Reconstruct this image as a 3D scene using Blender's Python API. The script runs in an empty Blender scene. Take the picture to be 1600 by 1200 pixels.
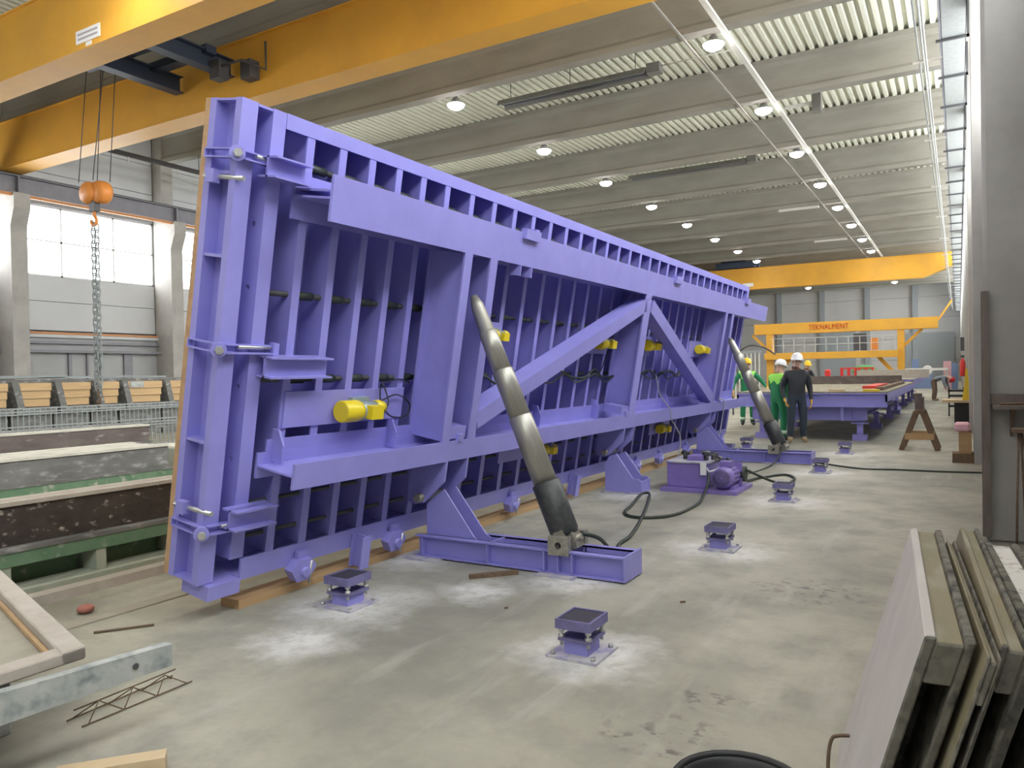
import bpy, math, random
from mathutils import Vector, Matrix
R = math.radians
rnd = random.Random(7)
scene = bpy.context.scene
col = scene.collection

# ------------------------------------------------------------------ camera, world, exposure
cam_d = bpy.data.cameras.new('camera'); cam = bpy.data.objects.new('camera', cam_d); col.objects.link(cam)
cam_d.sensor_width = 36.0; cam_d.lens = 36.0 * 1190 / 1600; cam_d.clip_end = 300; cam_d.clip_start = 0.05
cam.matrix_world = (Matrix.Translation((0, 0, 1.55)) @ Matrix.Rotation(R(30.4054), 4, 'Z')
                    @ Matrix.Rotation(R(90 - 0.7614), 4, 'X') @ Matrix.Rotation(R(-1.0), 4, 'Z'))
scene.camera = cam
w = bpy.data.worlds.new('world'); scene.world = w; w.use_nodes = True
w.node_tree.nodes['Background'].inputs[0].default_value = (0.80, 0.88, 1.0, 1)
w.node_tree.nodes['Background'].inputs[1].default_value = 1.0
vs = scene.view_settings
vs.view_transform = 'Standard'; vs.look = 'None'; vs.gamma = 1.0; vs.use_curve_mapping = False
vs.exposure = 0.2
DAYLIGHT = 8.0        # every window pane of the hall, both walls
LAMP_W = 150.0
LAMP_E = 60.0

# ------------------------------------------------------------------ materials
MATS = {}
def mat(name, c, rough=0.6, metal=0.0, c2=None, scale=6.0, thr=(0.35, 0.7), bump=0.0, detail=5.0, emit=None, stretch=None, c3=None, scale3=30.0, thr3=(0.6, 0.7), spec=None):
    """base colour c broken up by a noise towards c2 (and patches of c3)"""
    m = bpy.data.materials.new(name); m.use_nodes = True
    nt = m.node_tree; n = nt.nodes; l = nt.links
    b = n['Principled BSDF']; b.inputs['Roughness'].default_value = rough; b.inputs['Metallic'].default_value = metal
    if spec is not None: b.inputs['Specular IOR Level'].default_value = spec
    b.inputs['Base Color'].default_value = (*c, 1)
    if c2 is not None or bump:
        tc = n.new('ShaderNodeTexCoord'); mp = n.new('ShaderNodeMapping')
        l.new(tc.outputs['Object'], mp.inputs[0])
        if stretch: mp.inputs['Scale'].default_value = stretch
        nz = n.new('ShaderNodeTexNoise'); nz.inputs['Scale'].default_value = scale; nz.inputs['Detail'].default_value = detail
        nz.inputs['Roughness'].default_value = 0.62
        l.new(mp.outputs[0], nz.inputs['Vector'])
        out = None
        if c2 is not None:
            rp = n.new('ShaderNodeMapRange'); rp.inputs[1].default_value = thr[0]; rp.inputs[2].default_value = thr[1]
            l.new(nz.outputs['Fac'], rp.inputs[0])
            mx = n.new('ShaderNodeMix'); mx.data_type = 'RGBA'
            mx.inputs[6].default_value = (*c, 1); mx.inputs[7].default_value = (*c2, 1)
            l.new(rp.outputs[0], mx.inputs[0]); out = mx.outputs[2]
        if c3 is not None:
            nz3 = n.new('ShaderNodeTexNoise'); nz3.inputs['Scale'].default_value = scale3; nz3.inputs['Detail'].default_value = 4
            l.new(mp.outputs[0], nz3.inputs['Vector'])
            r3 = n.new('ShaderNodeMapRange'); r3.inputs[1].default_value = thr3[0]; r3.inputs[2].default_value = thr3[1]
            l.new(nz3.outputs['Fac'], r3.inputs[0])
            m3 = n.new('ShaderNodeMix'); m3.data_type = 'RGBA'; m3.inputs[7].default_value = (*c3, 1)
            l.new(out, m3.inputs[6]); l.new(r3.outputs[0], m3.inputs[0]); out = m3.outputs[2]
        if out is not None: l.new(out, b.inputs['Base Color'])
        if bump:
            bp = n.new('ShaderNodeBump'); bp.inputs['Strength'].default_value = bump; bp.inputs['Distance'].default_value = 0.02
            l.new(nz.outputs['Fac'], bp.inputs['Height']); l.new(bp.outputs[0], b.inputs['Normal'])
    if emit:
        b.inputs['Emission Color'].default_value = (*emit[0], 1); b.inputs['Emission Strength'].default_value = emit[1]
    MATS[name] = m
    return m
M = MATS
mat('purple', (0.305, 0.29, 0.70), 0.38, c2=(0.272, 0.256, 0.64), scale=3.0, bump=0.02)
mat('purple_dusty', (0.24, 0.22, 0.45), 0.7, c2=(0.50, 0.48, 0.50), scale=6.0, thr=(0.34, 0.54))
mat('pad_dark', (0.035, 0.032, 0.05), 0.7, c2=(0.30, 0.29, 0.30), scale=7.0, thr=(0.55, 0.75))
mat('jack_purple', (0.19, 0.175, 0.37), 0.55, c2=(0.12, 0.11, 0.22), scale=9.0)
mat('purple_pump', (0.27, 0.20, 0.52), 0.4, c2=(0.22, 0.165, 0.45), scale=5.0)
mat('ply_edge', (0.52, 0.33, 0.17), 0.7, c2=(0.40, 0.24, 0.13), scale=14.0)
mat('zinc', (0.62, 0.62, 0.60), 0.35, 0.7, c2=(0.5, 0.5, 0.46), scale=30)
mat('black_rubber', (0.02, 0.02, 0.022), 0.45)
mat('hose_black', (0.035, 0.045, 0.035), 0.5)
mat('cable_grey', (0.45, 0.45, 0.5), 0.6)
mat('barrel_black', (0.03, 0.034, 0.034), 0.42, c2=(0.07, 0.07, 0.07), scale=20)
mat('rod_steel', (0.40, 0.385, 0.335), 0.34, 0.55, c2=(0.31, 0.30, 0.26), scale=7, stretch=(8, 8, 0.6))
mat('raw_steel', (0.40, 0.38, 0.32), 0.5, 0.5, c2=(0.25, 0.24, 0.2), scale=30)
mat('vib_yellow', (0.80, 0.62, 0.02), 0.35)
mat('vib_body', (0.35, 0.42, 0.42), 0.4, 0.3)
mat('white_paper', (0.85, 0.85, 0.83), 0.7)
mat('print_grey', (0.42, 0.40, 0.42), 0.8)
mat('crane_yellow', (0.76, 0.40, 0.05), 0.5, c2=(0.66, 0.345, 0.055), scale=0.7, spec=0.3)
mat('crane_text', (0.55, 0.07, 0.015), 0.5)
mat('crane_orange', (0.72, 0.26, 0.05), 0.5)
mat('trolley_blue', (0.035, 0.05, 0.085), 0.5)
mat('dark_steel', (0.07, 0.07, 0.075), 0.5)
mat('runway_steel', (0.22, 0.22, 0.25), 0.6, c2=(0.28, 0.27, 0.29), scale=3)
mat('rail_orange', (0.55, 0.25, 0.10), 0.6)
mat('concrete_beam', (0.30, 0.285, 0.245), 0.85, c2=(0.235, 0.22, 0.19), scale=0.9, detail=8, stretch=(0.5, 1, 2))
mat('concrete_col', (0.44, 0.425, 0.395), 0.85, c2=(0.35, 0.335, 0.31), scale=1.6, detail=8, bump=0.1)
mat('deck_metal', (0.78, 0.78, 0.66), 0.55, c2=(0.72, 0.72, 0.61), scale=0.6)
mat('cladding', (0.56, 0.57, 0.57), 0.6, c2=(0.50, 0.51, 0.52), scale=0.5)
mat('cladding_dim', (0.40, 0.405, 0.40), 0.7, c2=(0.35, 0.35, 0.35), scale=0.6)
mat('cladding_back', (0.62, 0.61, 0.585), 0.6, c2=(0.56, 0.55, 0.53), scale=0.25)
mat('gate_grey', (0.37, 0.40, 0.41), 0.6)
mat('tray_metal', (0.40, 0.42, 0.41), 0.5, 0.3, c2=(0.33, 0.35, 0.35), scale=12)
mat('trunking', (0.60, 0.59, 0.54), 0.5)
mat('conduit_grey', (0.45, 0.46, 0.44), 0.5)
mat('post_wood', (0.15, 0.122, 0.10), 0.8, c2=(0.21, 0.175, 0.15), scale=8, stretch=(3, 3, 0.5))
mat('heater_grey', (0.17, 0.165, 0.15), 0.5)
mat('window_frame', (0.8, 0.8, 0.8), 0.5)
mat('window_pane', (0.9, 0.9, 0.9), 0.4, emit=((0.95, 0.98, 1.0), DAYLIGHT))
mat('lamp_glass', (1, 1, 1), 0.3, emit=((1.0, 0.96, 0.98), LAMP_E))
mat('lamp_glass_warm', (1, 1, 1), 0.3, emit=((1.0, 0.72, 0.66), LAMP_E * 0.7))
mat('lamp_body', (0.4, 0.4, 0.4), 0.4, 0.4)
mat('wood', (0.50, 0.33, 0.17), 0.75, c2=(0.40, 0.25, 0.12), scale=4, stretch=(1, 0.15, 4), bump=0.1)
mat('wood_pale', (0.66, 0.52, 0.34), 0.75, c2=(0.56, 0.42, 0.25), scale=4, stretch=(3, 0.3, 3), bump=0.08)
mat('wood_board', (0.60, 0.41, 0.20), 0.7, c2=(0.50, 0.34, 0.18), scale=3, stretch=(1, 0.3, 5))
mat('wood_old', (0.20, 0.13, 0.08), 0.8, c2=(0.14, 0.09, 0.055), scale=6, stretch=(3, 3, 0.5))
mat('wood_wet', (0.27, 0.225, 0.145), 0.55, c2=(0.20, 0.185, 0.105), scale=5, stretch=(1, 0.2, 1), bump=0.15, c3=(0.34, 0.32, 0.25), scale3=11, thr3=(0.52, 0.7))
mat('wood_dusty', (0.40, 0.35, 0.295), 0.85, c2=(0.48, 0.44, 0.385), scale=7, bump=0.2)
mat('form_black', (0.035, 0.028, 0.024), 0.5, c2=(0.07, 0.058, 0.05), scale=5, c3=(0.42, 0.39, 0.33), scale3=14, thr3=(0.61, 0.75), stretch=(1, 0.9, 1.6))
mat('form_grey', (0.12, 0.12, 0.11), 0.6, c2=(0.2, 0.2, 0.19), scale=4, c3=(0.36, 0.36, 0.33), scale3=8, thr3=(0.55, 0.72), stretch=(1, 0.6, 1.5))
mat('form_brown', (0.10, 0.078, 0.072), 0.7, c2=(0.16, 0.13, 0.12), scale=4, c3=(0.34, 0.31, 0.29), scale3=7, thr3=(0.62, 0.75), stretch=(1, 0.5, 1.5))
mat('form_top', (0.60, 0.58, 0.50), 0.85, c2=(0.5, 0.48, 0.41), scale=3)
mat('green_steel', (0.10, 0.19, 0.11), 0.6, c2=(0.16, 0.25, 0.16), scale=5, c3=(0.4, 0.4, 0.34), scale3=9, thr3=(0.6, 0.75))
mat('green_dusty', (0.32, 0.36, 0.28), 0.85, c2=(0.42, 0.42, 0.34), scale=7)
mat('mesh_steel', (0.30, 0.33, 0.33), 0.6, 0.3)
mat('zinc_plank', (0.36, 0.385, 0.375), 0.55, 0.1, c2=(0.52, 0.53, 0.50), scale=6, bump=0.12, c3=(0.20, 0.23, 0.235), scale3=11, thr3=(0.5, 0.68))
mat('deck_dusty', (0.37, 0.34, 0.27), 0.9, c2=(0.30, 0.275, 0.225), scale=5)
mat('form_concrete', (0.50, 0.465, 0.44), 0.8, c2=(0.58, 0.545, 0.52), scale=3, bump=0.05)
mat('form_end', (0.115, 0.11, 0.088), 0.75, c2=(0.22, 0.205, 0.165), scale=22, bump=0.3, c3=(0.04, 0.04, 0.036), scale3=16, thr3=(0.5, 0.66))
mat('form_plaster', (0.72, 0.70, 0.66), 0.9, c2=(0.3, 0.28, 0.25), scale=14, thr=(0.55, 0.66), bump=0.2)
mat('rust', (0.13, 0.085, 0.055), 0.8, c2=(0.19, 0.13, 0.085), scale=30)
mat('red_plastic', (0.62, 0.035, 0.03), 0.45)
mat('rag_red', (0.42, 0.16, 0.12), 0.9, c2=(0.3, 0.13, 0.1), scale=20)
mat('pink', (0.78, 0.45, 0.50), 0.7)
mat('blue_machine', (0.20, 0.28, 0.48), 0.5)
mat('yellow_cloth', (0.78, 0.55, 0.04), 0.6)
mat('skin', (0.60, 0.37, 0.28), 0.6)
mat('eye', (0.03, 0.02, 0.02), 0.3)
mat('helmet_white', (0.85, 0.86, 0.88), 0.25)
mat('helmet_yellow', (0.80, 0.55, 0.02), 0.3)
mat('helmet_red', (0.55, 0.03, 0.04), 0.3)
mat('jacket_dark', (0.022, 0.026, 0.032), 0.6)
mat('jeans', (0.030, 0.045, 0.065), 0.8)
mat('jeans_brown', (0.22, 0.15, 0.11), 0.8)
mat('shirt_grey', (0.24, 0.27, 0.31), 0.8)
mat('green_cloth', (0.015, 0.20, 0.085), 0.8)
mat('hiviz', (0.30, 0.80, 0.10), 0.6)
mat('reflective', (0.62, 0.80, 0.62), 0.4)
mat('boots', (0.30, 0.22, 0.12), 0.8)
mat('boots_black', (0.03, 0.03, 0.03), 0.6)
mat('glove_yellow', (0.70, 0.40, 0.06), 0.7)
mat('plant_green', (0.10, 0.30, 0.10), 0.7)

def floor_material():
    m = bpy.data.materials.new('floor_concrete'); m.use_nodes = True
    nt = m.node_tree; n = nt.nodes; l = nt.links; b = n['Principled BSDF']
    tc = n.new('ShaderNodeTexCoord')
    def noise(scale, detail=6, rough=0.6, vec=None, dist=0.0):
        z = n.new('ShaderNodeTexNoise'); z.inputs['Scale'].default_value = scale; z.inputs['Detail'].default_value = detail
        z.inputs['Roughness'].default_value = rough; z.inputs['Distortion'].default_value = dist
        l.new(vec or tc.outputs['Object'], z.inputs['Vector']); return z
    def rng(src, a, c, lo=0.0, hi=1.0):
        r = n.new('ShaderNodeMapRange'); r.inputs[1].default_value = a; r.inputs[2].default_value = c
        r.inputs[3].default_value = lo; r.inputs[4].default_value = hi
        l.new(src, r.inputs[0]); return r.outputs[0]
    def mix(f, a, c):
        x = n.new('ShaderNodeMix'); x.data_type = 'RGBA'
        if isinstance(f, float): x.inputs[0].default_value = f
        else: l.new(f, x.inputs[0])
        for k, v in ((6, a), (7, c)):
            if isinstance(v, tuple): x.inputs[k].default_value = (*v, 1)
            else: l.new(v, x.inputs[k])
        return x.outputs[2]
    def math2(op, a, c):
        x = n.new('ShaderNodeMath'); x.operation = op; x.use_clamp = False
        for k, v in ((0, a), (1, c)):
            if isinstance(v, float): x.inputs[k].default_value = v
            else: l.new(v, x.inputs[k])
        return x.outputs[0]
    big = noise(0.45, 6, 0.62, dist=0.6); mid = noise(2.2, 8, 0.65); fine = noise(22, 4)
    c = mix(rng(big.outputs['Fac'], 0.38, 0.62), (0.25, 0.242, 0.192), (0.43, 0.412, 0.325))
    c = mix(rng(mid.outputs['Fac'], 0.46, 0.66, 0, 0.65), c, (0.235, 0.228, 0.195))
    c = mix(rng(fine.outputs['Fac'], 0.5, 0.8, 0, 0.25), c, (0.26, 0.25, 0.22))
    # brushed sweeping marks along the hall
    mp = n.new('ShaderNodeMapping'); mp.inputs['Scale'].default_value = (2.2, 0.35, 1); mp.inputs['Rotation'].default_value = (0, 0, R(12))
    l.new(tc.outputs['Object'], mp.inputs[0])
    sw = noise(1.6, 6, 0.6, mp.outputs[0])
    c = mix(rng(sw.outputs['Fac'], 0.56, 0.72, 0, 0.55), c, (0.48, 0.468, 0.41))
    # white cement dust spilled around the jacks and supports
    wob = noise(2.6, 5, 0.65)
    vm = n.new('ShaderNodeVectorMath'); vm.operation = 'MULTIPLY_ADD'
    l.new(wob.outputs['Color'], vm.inputs[0]); vm.inputs[1].default_value = (0.75, 0.75, 0); l.new(tc.outputs['Object'], vm.inputs[2])
    spots = [(-1.78, 3.80, .34), (-1.78, 6.55, .40), (-1.78, 9.25, .42), (-1.78, 12.0, .42), (-1.78, 14.8, .42), (-3.55, 3.85, .42), (-4.0, 5.2, .40),
             (-2.5, 5.1, .36), (-3.6, 9.1, .42), (-3.6, 12.9, .4), (-3.0, 4.6, .26), (-3.35, 3.2, .26)]
    mask = None
    for (x, y, rr) in spots:
        d = n.new('ShaderNodeVectorMath'); d.operation = 'DISTANCE'
        l.new(vm.outputs[0], d.inputs[0]); d.inputs[1].default_value = (x + .375, y + .375, 0)
        o = rng(d.outputs['Value'], rr * 1.35, rr * 0.30)
        mask = o if mask is None else math2('MAXIMUM', mask, o)
    dn = noise(9, 6, 0.7)
    mask = math2('MULTIPLY', mask, rng(dn.outputs['Fac'], 0.25, 0.52))
    c = mix(math2('MULTIPLY', mask, 0.9), c, (0.70, 0.69, 0.66))
    # dark oil marks
    oil = None
    for (x, y, rr) in [(-1.25, 3.05, .20), (-1.05, 3.2, .14), (-0.95, 3.0, .12), (-1.05, 3.55, .22), (-0.9, 5.6, .5)]:
        d = n.new('ShaderNodeVectorMath'); d.operation = 'DISTANCE'
        l.new(vm.outputs[0], d.inputs[0]); d.inputs[1].default_value = (x + .375, y + .375, 0)
        o = rng(d.outputs['Value'], rr, rr * 0.3)
        oil = o if oil is None else math2('MAXIMUM', oil, o)
    on = noise(13, 5, 0.6)
    oil = math2('MULTIPLY', oil, rng(on.outputs['Fac'], 0.52, 0.62))
    c = mix(math2('MULTIPLY', oil, 0.8), c, (0.10, 0.095, 0.085))
    l.new(c, b.inputs['Base Color'])
    l.new(rng(mid.outputs['Fac'], 0.3, 0.7, 0.42, 0.62), b.inputs['Roughness'])
    bp = n.new('ShaderNodeBump'); bp.inputs['Strength'].default_value = 0.12; bp.inputs['Distance'].default_value = 0.01
    l.new(fine.outputs['Fac'], bp.inputs['Height']); l.new(bp.outputs[0], b.inputs['Normal'])
    return m
M['floor'] = floor_material()

# ------------------------------------------------------------------ mesh helpers
class MB:
    def __init__(s): s.v = []; s.f = []; s.mi = []; s.sm = []
    def add(s, vs, fs, mi=0, sm=False):
        o = len(s.v); s.v += [tuple(p) for p in vs]
        for f in fs: s.f.append(tuple(i + o for i in f)); s.mi.append(mi); s.sm.append(sm)
        return s
    def box(s, x0, x1, y0, y1, z0, z1, mi=0):
        v = [(x, y, z) for z in (z0, z1) for y in (y0, y1) for x in (x0, x1)]
        return s.add(v, [(0, 2, 3, 1), (4, 5, 7, 6), (0, 1, 5, 4), (2, 6, 7, 3), (0, 4, 6, 2), (1, 3, 7, 5)], mi)
    def prism(s, poly, axis, a0, a1, mi=0):
        """poly in the two other axes (cyclic order x,y,z without axis: x->(y,z), y->(x,z), z->(x,y))"""
        def P(p, a):
            return {'x': (a, p[0], p[1]), 'y': (p[0], a, p[1]), 'z': (p[0], p[1], a)}[axis]
        n = len(poly); area = sum(poly[i][0] * poly[(i + 1) % n][1] - poly[(i + 1) % n][0] * poly[i][1] for i in range(n))
        if (area < 0) != (axis == 'y'): poly = poly[::-1]
        v = [P(p, a0) for p in poly] + [P(p, a1) for p in poly]
        f = [tuple(range(n))[::-1], tuple(range(n, 2 * n))] + [(i, (i + 1) % n, n + (i + 1) % n, n + i) for i in range(n)]
        return s.add(v, f, mi)
    def obox(s, a, b, wd, ht, up=(0, 0, 1), mi=0):
        """bar from a to b, width wd (side), height ht (up)"""
        a = Vector(a); b = Vector(b); d = (b - a).normalized(); u = Vector(up)
        sd = d.cross(u).normalized(); u = sd.cross(d).normalized()
        v = []
        for p in (a, b):
            for (i, j) in ((-1, -1), (1, -1), (1, 1), (-1, 1)): v.append(p + sd * i * wd / 2 + u * j * ht / 2)
        return s.add(v, [(3, 2, 1, 0), (4, 5, 6, 7), (0, 1, 5, 4), (1, 2, 6, 5), (2, 3, 7, 6), (3, 0, 4, 7)], mi)
    def tube(s, pts, r, seg=8, mi=0, closed=False):
        pts = [Vector(p) for p in pts]; n = len(pts); rs = r if isinstance(r, (list, tuple)) else [r] * n
        ref = None; V = []
        for i, p in enumerate(pts):
            d = (pts[(i + 1) % n] - pts[i - 1]) if closed else (pts[min(i + 1, n - 1)] - pts[max(i - 1, 0)])
            d.normalize()
            if ref is None: ref = Vector((0, 0, 1)) if abs(d.z) < .9 else Vector((1, 0, 0))
            e1 = d.cross(ref)
            if e1.length < 1e-5: e1 = d.orthogonal()
            e1.normalize(); e2 = d.cross(e1).normalized(); ref = e1.cross(d)
            for k in range(seg):
                t = 2 * math.pi * k / seg; V.append(p + (e1 * math.cos(t) + e2 * math.sin(t)) * rs[i])
        F = []
        for i in range(n if closed else n - 1):
            j = (i + 1) % n
            for k in range(seg):
                k2 = (k + 1) % seg; F.append((i * seg + k, i * seg + k2, j * seg + k2, j * seg + k))
        s.add(V, F, mi, True)
        if not closed:
            o = len(s.v) - len(V)
            s.f.append(tuple(o + k for k in range(seg))[::-1]); s.mi.append(mi); s.sm.append(False)
            s.f.append(tuple(o + (n - 1) * seg + k for k in range(seg))); s.mi.append(mi); s.sm.append(False)
        return s
    def cyl(s, a, b, r, r2=None, seg=16, mi=0): return s.tube([a, b], [r, r if r2 is None else r2], seg, mi)
    def lathe(s, prof, c=(0, 0, 0), seg=20, mi=0, sm=True, M4=None):
        V = []; n = len(prof)
        for (r, z) in prof:
            for k in range(seg):
                t = 2 * math.pi * k / seg; p = Vector((r * math.cos(t), r * math.sin(t), z))
                if M4: p = M4 @ p
                V.append((p.x + c[0], p.y + c[1], p.z + c[2]))
        F = [(i * seg + k, i * seg + (k + 1) % seg, (i + 1) * seg + (k + 1) % seg, (i + 1) * seg + k) for i in range(n - 1) for k in range(seg)]
        s.add(V, F, mi, sm)
        o = len(s.v) - len(V)
        for base, flip in ((0, True), ((n - 1) * seg, False)):
            if prof[0 if flip else -1][0] > 1e-4:
                f = tuple(o + base + k for k in range(seg)); s.f.append(f[::-1] if flip else f); s.mi.append(mi); s.sm.append(False)
        return s
    def sphere(s, c, r, seg=12, rings=8, mi=0, sc=(1, 1, 1)):
        prof = [(math.sin(math.pi * i / rings), -math.cos(math.pi * i / rings)) for i in range(rings + 1)]
        M4 = Matrix.Diagonal((r * sc[0], r * sc[1], r * sc[2], 1))
        return s.lathe([(max(a, 1e-5), b) for a, b in prof], c, seg, mi, True, M4)
    def holed(s, u0, u1, v0, v1, cu, cv, r, w0, w1, axis):
        '''plate u0..u1 x v0..v1 with a round hole, thickness w0..w1 along axis ('y': u=x, v=z)'''
        an = sorted([2 * math.pi * k / 14 for k in range(14)] + [math.atan2(b - cv, a - cu) % (2 * math.pi) for a in (u0, u1) for b in (v0, v1)])
        ou, inn = [], []
        for t in an:
            c, q = math.cos(t), math.sin(t)
            tt = min(((u1 - cu) / c if c > 1e-9 else (u0 - cu) / c if c < -1e-9 else 9e9), ((v1 - cv) / q if q > 1e-9 else (v0 - cv) / q if q < -1e-9 else 9e9))
            ou.append((cu + c * tt, cv + q * tt)); inn.append((cu + c * r, cv + q * r))
        n = len(an); V = []
        for ring, w in ((ou, w0), (inn, w0), (ou, w1), (inn, w1)): V += [(p[0], w, p[1]) for p in ring]
        F = []
        for i in range(n):
            j = (i + 1) % n
            F += [(i, j, n + j, n + i), (2 * n + i, 3 * n + i, 3 * n + j, 2 * n + j), (i, 2 * n + i, 2 * n + j, j), (n + i, n + j, 3 * n + j, 3 * n + i)]
        return s.add(V, F)
    def build(s, name, m, parent=None, bevel=0.0):
        me = bpy.data.meshes.new(name); me.from_pydata(s.v, [], s.f)
        ms = m if isinstance(m, (list, tuple)) else [m]
        for x in ms: me.materials.append(M[x] if isinstance(x, str) else x)
        me.polygons.foreach_set('material_index', s.mi); me.polygons.foreach_set('use_smooth', s.sm); me.update()
        o = bpy.data.objects.new(name, me); col.objects.link(o)
        if parent: o.parent = parent
        if bevel:
            b = o.modifiers.new('bevel', 'BEVEL'); b.width = bevel; b.segments = 1; b.limit_method = 'ANGLE'
        return o

def tag(o, label=None, cat=None, group=None, kind=None):
    if label: o['label'] = label
    if cat: o['category'] = cat
    if group: o['group'] = group
    if kind: o['kind'] = kind
    return o
def empty(name, loc=(0, 0, 0), label=None, cat=None, group=None, rot=(0, 0, 0)):
    o = bpy.data.objects.new(name, None); col.objects.link(o); o.location = loc; o.rotation_euler = rot
    o.empty_display_size = 0.1
    return tag(o, label, cat, group)
def copy_tree(o, parent=None):
    c = o.copy(); col.objects.link(c); c.parent = parent
    for ch in [x for x in KIDS.get(o.name, [])]: copy_tree(ch, c)
    return c
KIDS = {}
def index_kids():
    KIDS.clear()
    for o in bpy.data.objects:
        if o.parent: KIDS.setdefault(o.parent.name, []).append(o)
def struct(name, mb, m, parent=None):
    o = mb.build(name, m, parent)
    if parent is None: o['kind'] = 'structure'
    return o
def share(name, src, parent, loc=(0, 0, 0), rot=None, scale=None):
    o = bpy.data.objects.new(name, src.data); col.objects.link(o); o.parent = parent; o.location = loc
    if rot: o.rotation_euler = rot
    if scale: o.scale = scale
    return o
def hsec(d0, d1, b0, b1, tf, tw):
    """H profile: depth along first coord d0..d1, flange width along second b0..b1"""
    m = (b0 + b1) / 2
    return [(d0, b0), (d0 + tf, b0), (d0 + tf, m - tw / 2), (d1 - tf, m - tw / 2), (d1 - tf, b0), (d1, b0), (d1, b1), (d1 - tf, b1),
            (d1 - tf, m + tw / 2), (d0 + tf, m + tw / 2), (d0 + tf, b1), (d0, b1)]
def smooth_path(pts, n=8):
    pts = [Vector(p) for p in pts]; out = []
    for i in range(len(pts) - 1):
        p0 = pts[max(i - 1, 0)]; p1 = pts[i]; p2 = pts[i + 1]; p3 = pts[min(i + 2, len(pts) - 1)]
        for k in range(n):
            t = k / n
            out.append(0.5 * ((2 * p1) + (p2 - p0) * t + (2 * p0 - 5 * p1 + 4 * p2 - p3) * t * t + (3 * p1 - p0 - 3 * p2 + p3) * t ** 3))
    out.append(pts[-1]); return out

def in_picture(*pts):
    inv = cam.matrix_world.inverted()
    for p in pts:
        c = inv @ Vector(p)
        if c.z < -.1 and abs(c.x / -c.z) <= 800 / 1190 and abs(c.y / -c.z) <= 600 / 1190: return True
    return False
def off(name, *pts): return name if in_picture(*pts) else name + '_offscreen'
# ------------------------------------------------------------------ the hall
XL, XR, Y0H, Y1H, ZD = -28.8, 0.75, -12.0, 98.0, 11.7
BAY = 6.1
BEAM_Y = [20.08 + BAY * k for k in range(-5, 13)]
struct('floor', MB().box(XL - .5, XR + .5, Y0H, Y1H, -0.2, 0), 'floor')
# corrugated roof deck
prof = []; x = XL - 0.4; per = 0.28
while x < XR + 0.4:
    prof += [(x, ZD), (x + .12, ZD), (x + .15, ZD + .14), (x + .25, ZD + .14)]; x += per
v = []; f = []
for (px, pz) in prof: v += [(px, Y0H, pz), (px, Y1H, pz)]
for i in range(len(prof) - 1): f.append((2 * i, 2 * i + 1, 2 * i + 3, 2 * i + 2))
ceiling = struct('ceiling', MB().add(v, f), 'deck_metal')
beam_src = MB().prism([(-.26, 11.7), (-.26, 11.55), (-.12, 11.42), (-.12, 10.72), (-.20, 10.62), (-.20, 10.45), (.20, 10.45), (.20, 10.62), (.12, 10.72), (.12, 11.42), (.26, 11.55), (.26, 11.7)], 'x', XL, XR).build('roof_beam', 'concrete_beam', ceiling)
beam_src.location.y = BEAM_Y[0]
for y in BEAM_Y[1:]: share('roof_beam', beam_src, ceiling, (0, y, 0))

# left wall: backing wall, cladding panels, columns, windows
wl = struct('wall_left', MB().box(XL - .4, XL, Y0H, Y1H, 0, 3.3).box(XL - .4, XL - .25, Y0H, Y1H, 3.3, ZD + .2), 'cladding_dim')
COL_Y = [20.15 + BAY * k for k in range(-5, 13)]
lcol = MB().prism([(XL, 0), (XL + 1.1, 0), (XL + 1.1, 6.9), (XL + 1.35, 7.5), (XL + 1.35, 8.0), (XL + .55, 8.0), (XL + .55, ZD), (XL, ZD)], 'y', -.27, .27).build('concrete_column', 'concrete_col', wl)
lcol.location.y = COL_Y[0]
for y in COL_Y[1:]: share('concrete_column', lcol, wl, (0, y, 0))
pnl = None
rows = [(3.45, 4.5), (4.52, 5.42), (8.05, 9.2), (9.22, 10.4), (10.42, 11.6)]
for k, cy in enumerate(COL_Y[:-1]):
    if k > 9: break
    for (z0, z1) in rows:
        if pnl is None:
            pnl = MB().box(XL - .25, XL - .02, .29, BAY - .29, 0, 1).build('cladding_panel', 'cladding', wl); p = pnl
        else: p = share('cladding_panel', pnl, wl)
        p.location = (0, cy, z0); p.scale = (1, 1, z1 - z0)
struct('trim_1', MB().box(XL, XL + .12, Y0H, Y1H, 3.30, 3.38), 'rail_orange')
struct('trim_2', MB().box(XL, XL + .16, Y0H, Y1H, 3.18, 3.29), 'cladding')
led = MB().box(XL, XL + .35, Y0H, Y1H, 2.62, 2.72); led.box(XL, XL + .2, Y0H, Y1H, 2.95, 3.05)
struct('trim_3', led, 'runway_steel')
cnd = MB()
for y, wd in ((16.2, .12), (16.9, .07), (17.4, .07), (18.4, .35), (22.2, .1), (22.9, .3)): cnd.box(XL, XL + .1, y, y + wd, 1.2, 2.62)
struct('trim_4', cnd, 'runway_steel')
for k in range(9):
    cy = COL_Y[k]
    wf = MB()
    for yy in (.29, BAY / 3, 2 * BAY / 3, BAY - .35): wf.box(XL - .2, XL - .06, cy + yy, cy + yy + .07, 5.44, 8.0)
    for zz in (5.44, 6.7, 7.95): wf.box(XL - .2, XL - .06, cy + .29, cy + BAY - .29, zz, zz + .06)
    cs = [(XL, cy + d_, z_) for d_ in (.3, BAY / 2, BAY - .3) for z_ in (5.5, 6.7, 7.9)]
    wo = struct(off('window_%d' % (k + 1), *cs), wf, 'window_frame')
    for a in range(3):
        y0 = cy + [.36, BAY / 3 + .07, 2 * BAY / 3 + .07][a]; y1 = cy + [BAY / 3, 2 * BAY / 3, BAY - .35][a]
        for (z0, z1) in ((5.5, 6.7), (6.76, 7.95)): MB().box(XL - .15, XL - .12, y0, y1, z0, z1).build(off('pane', *cs), 'window_pane', wo)

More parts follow.
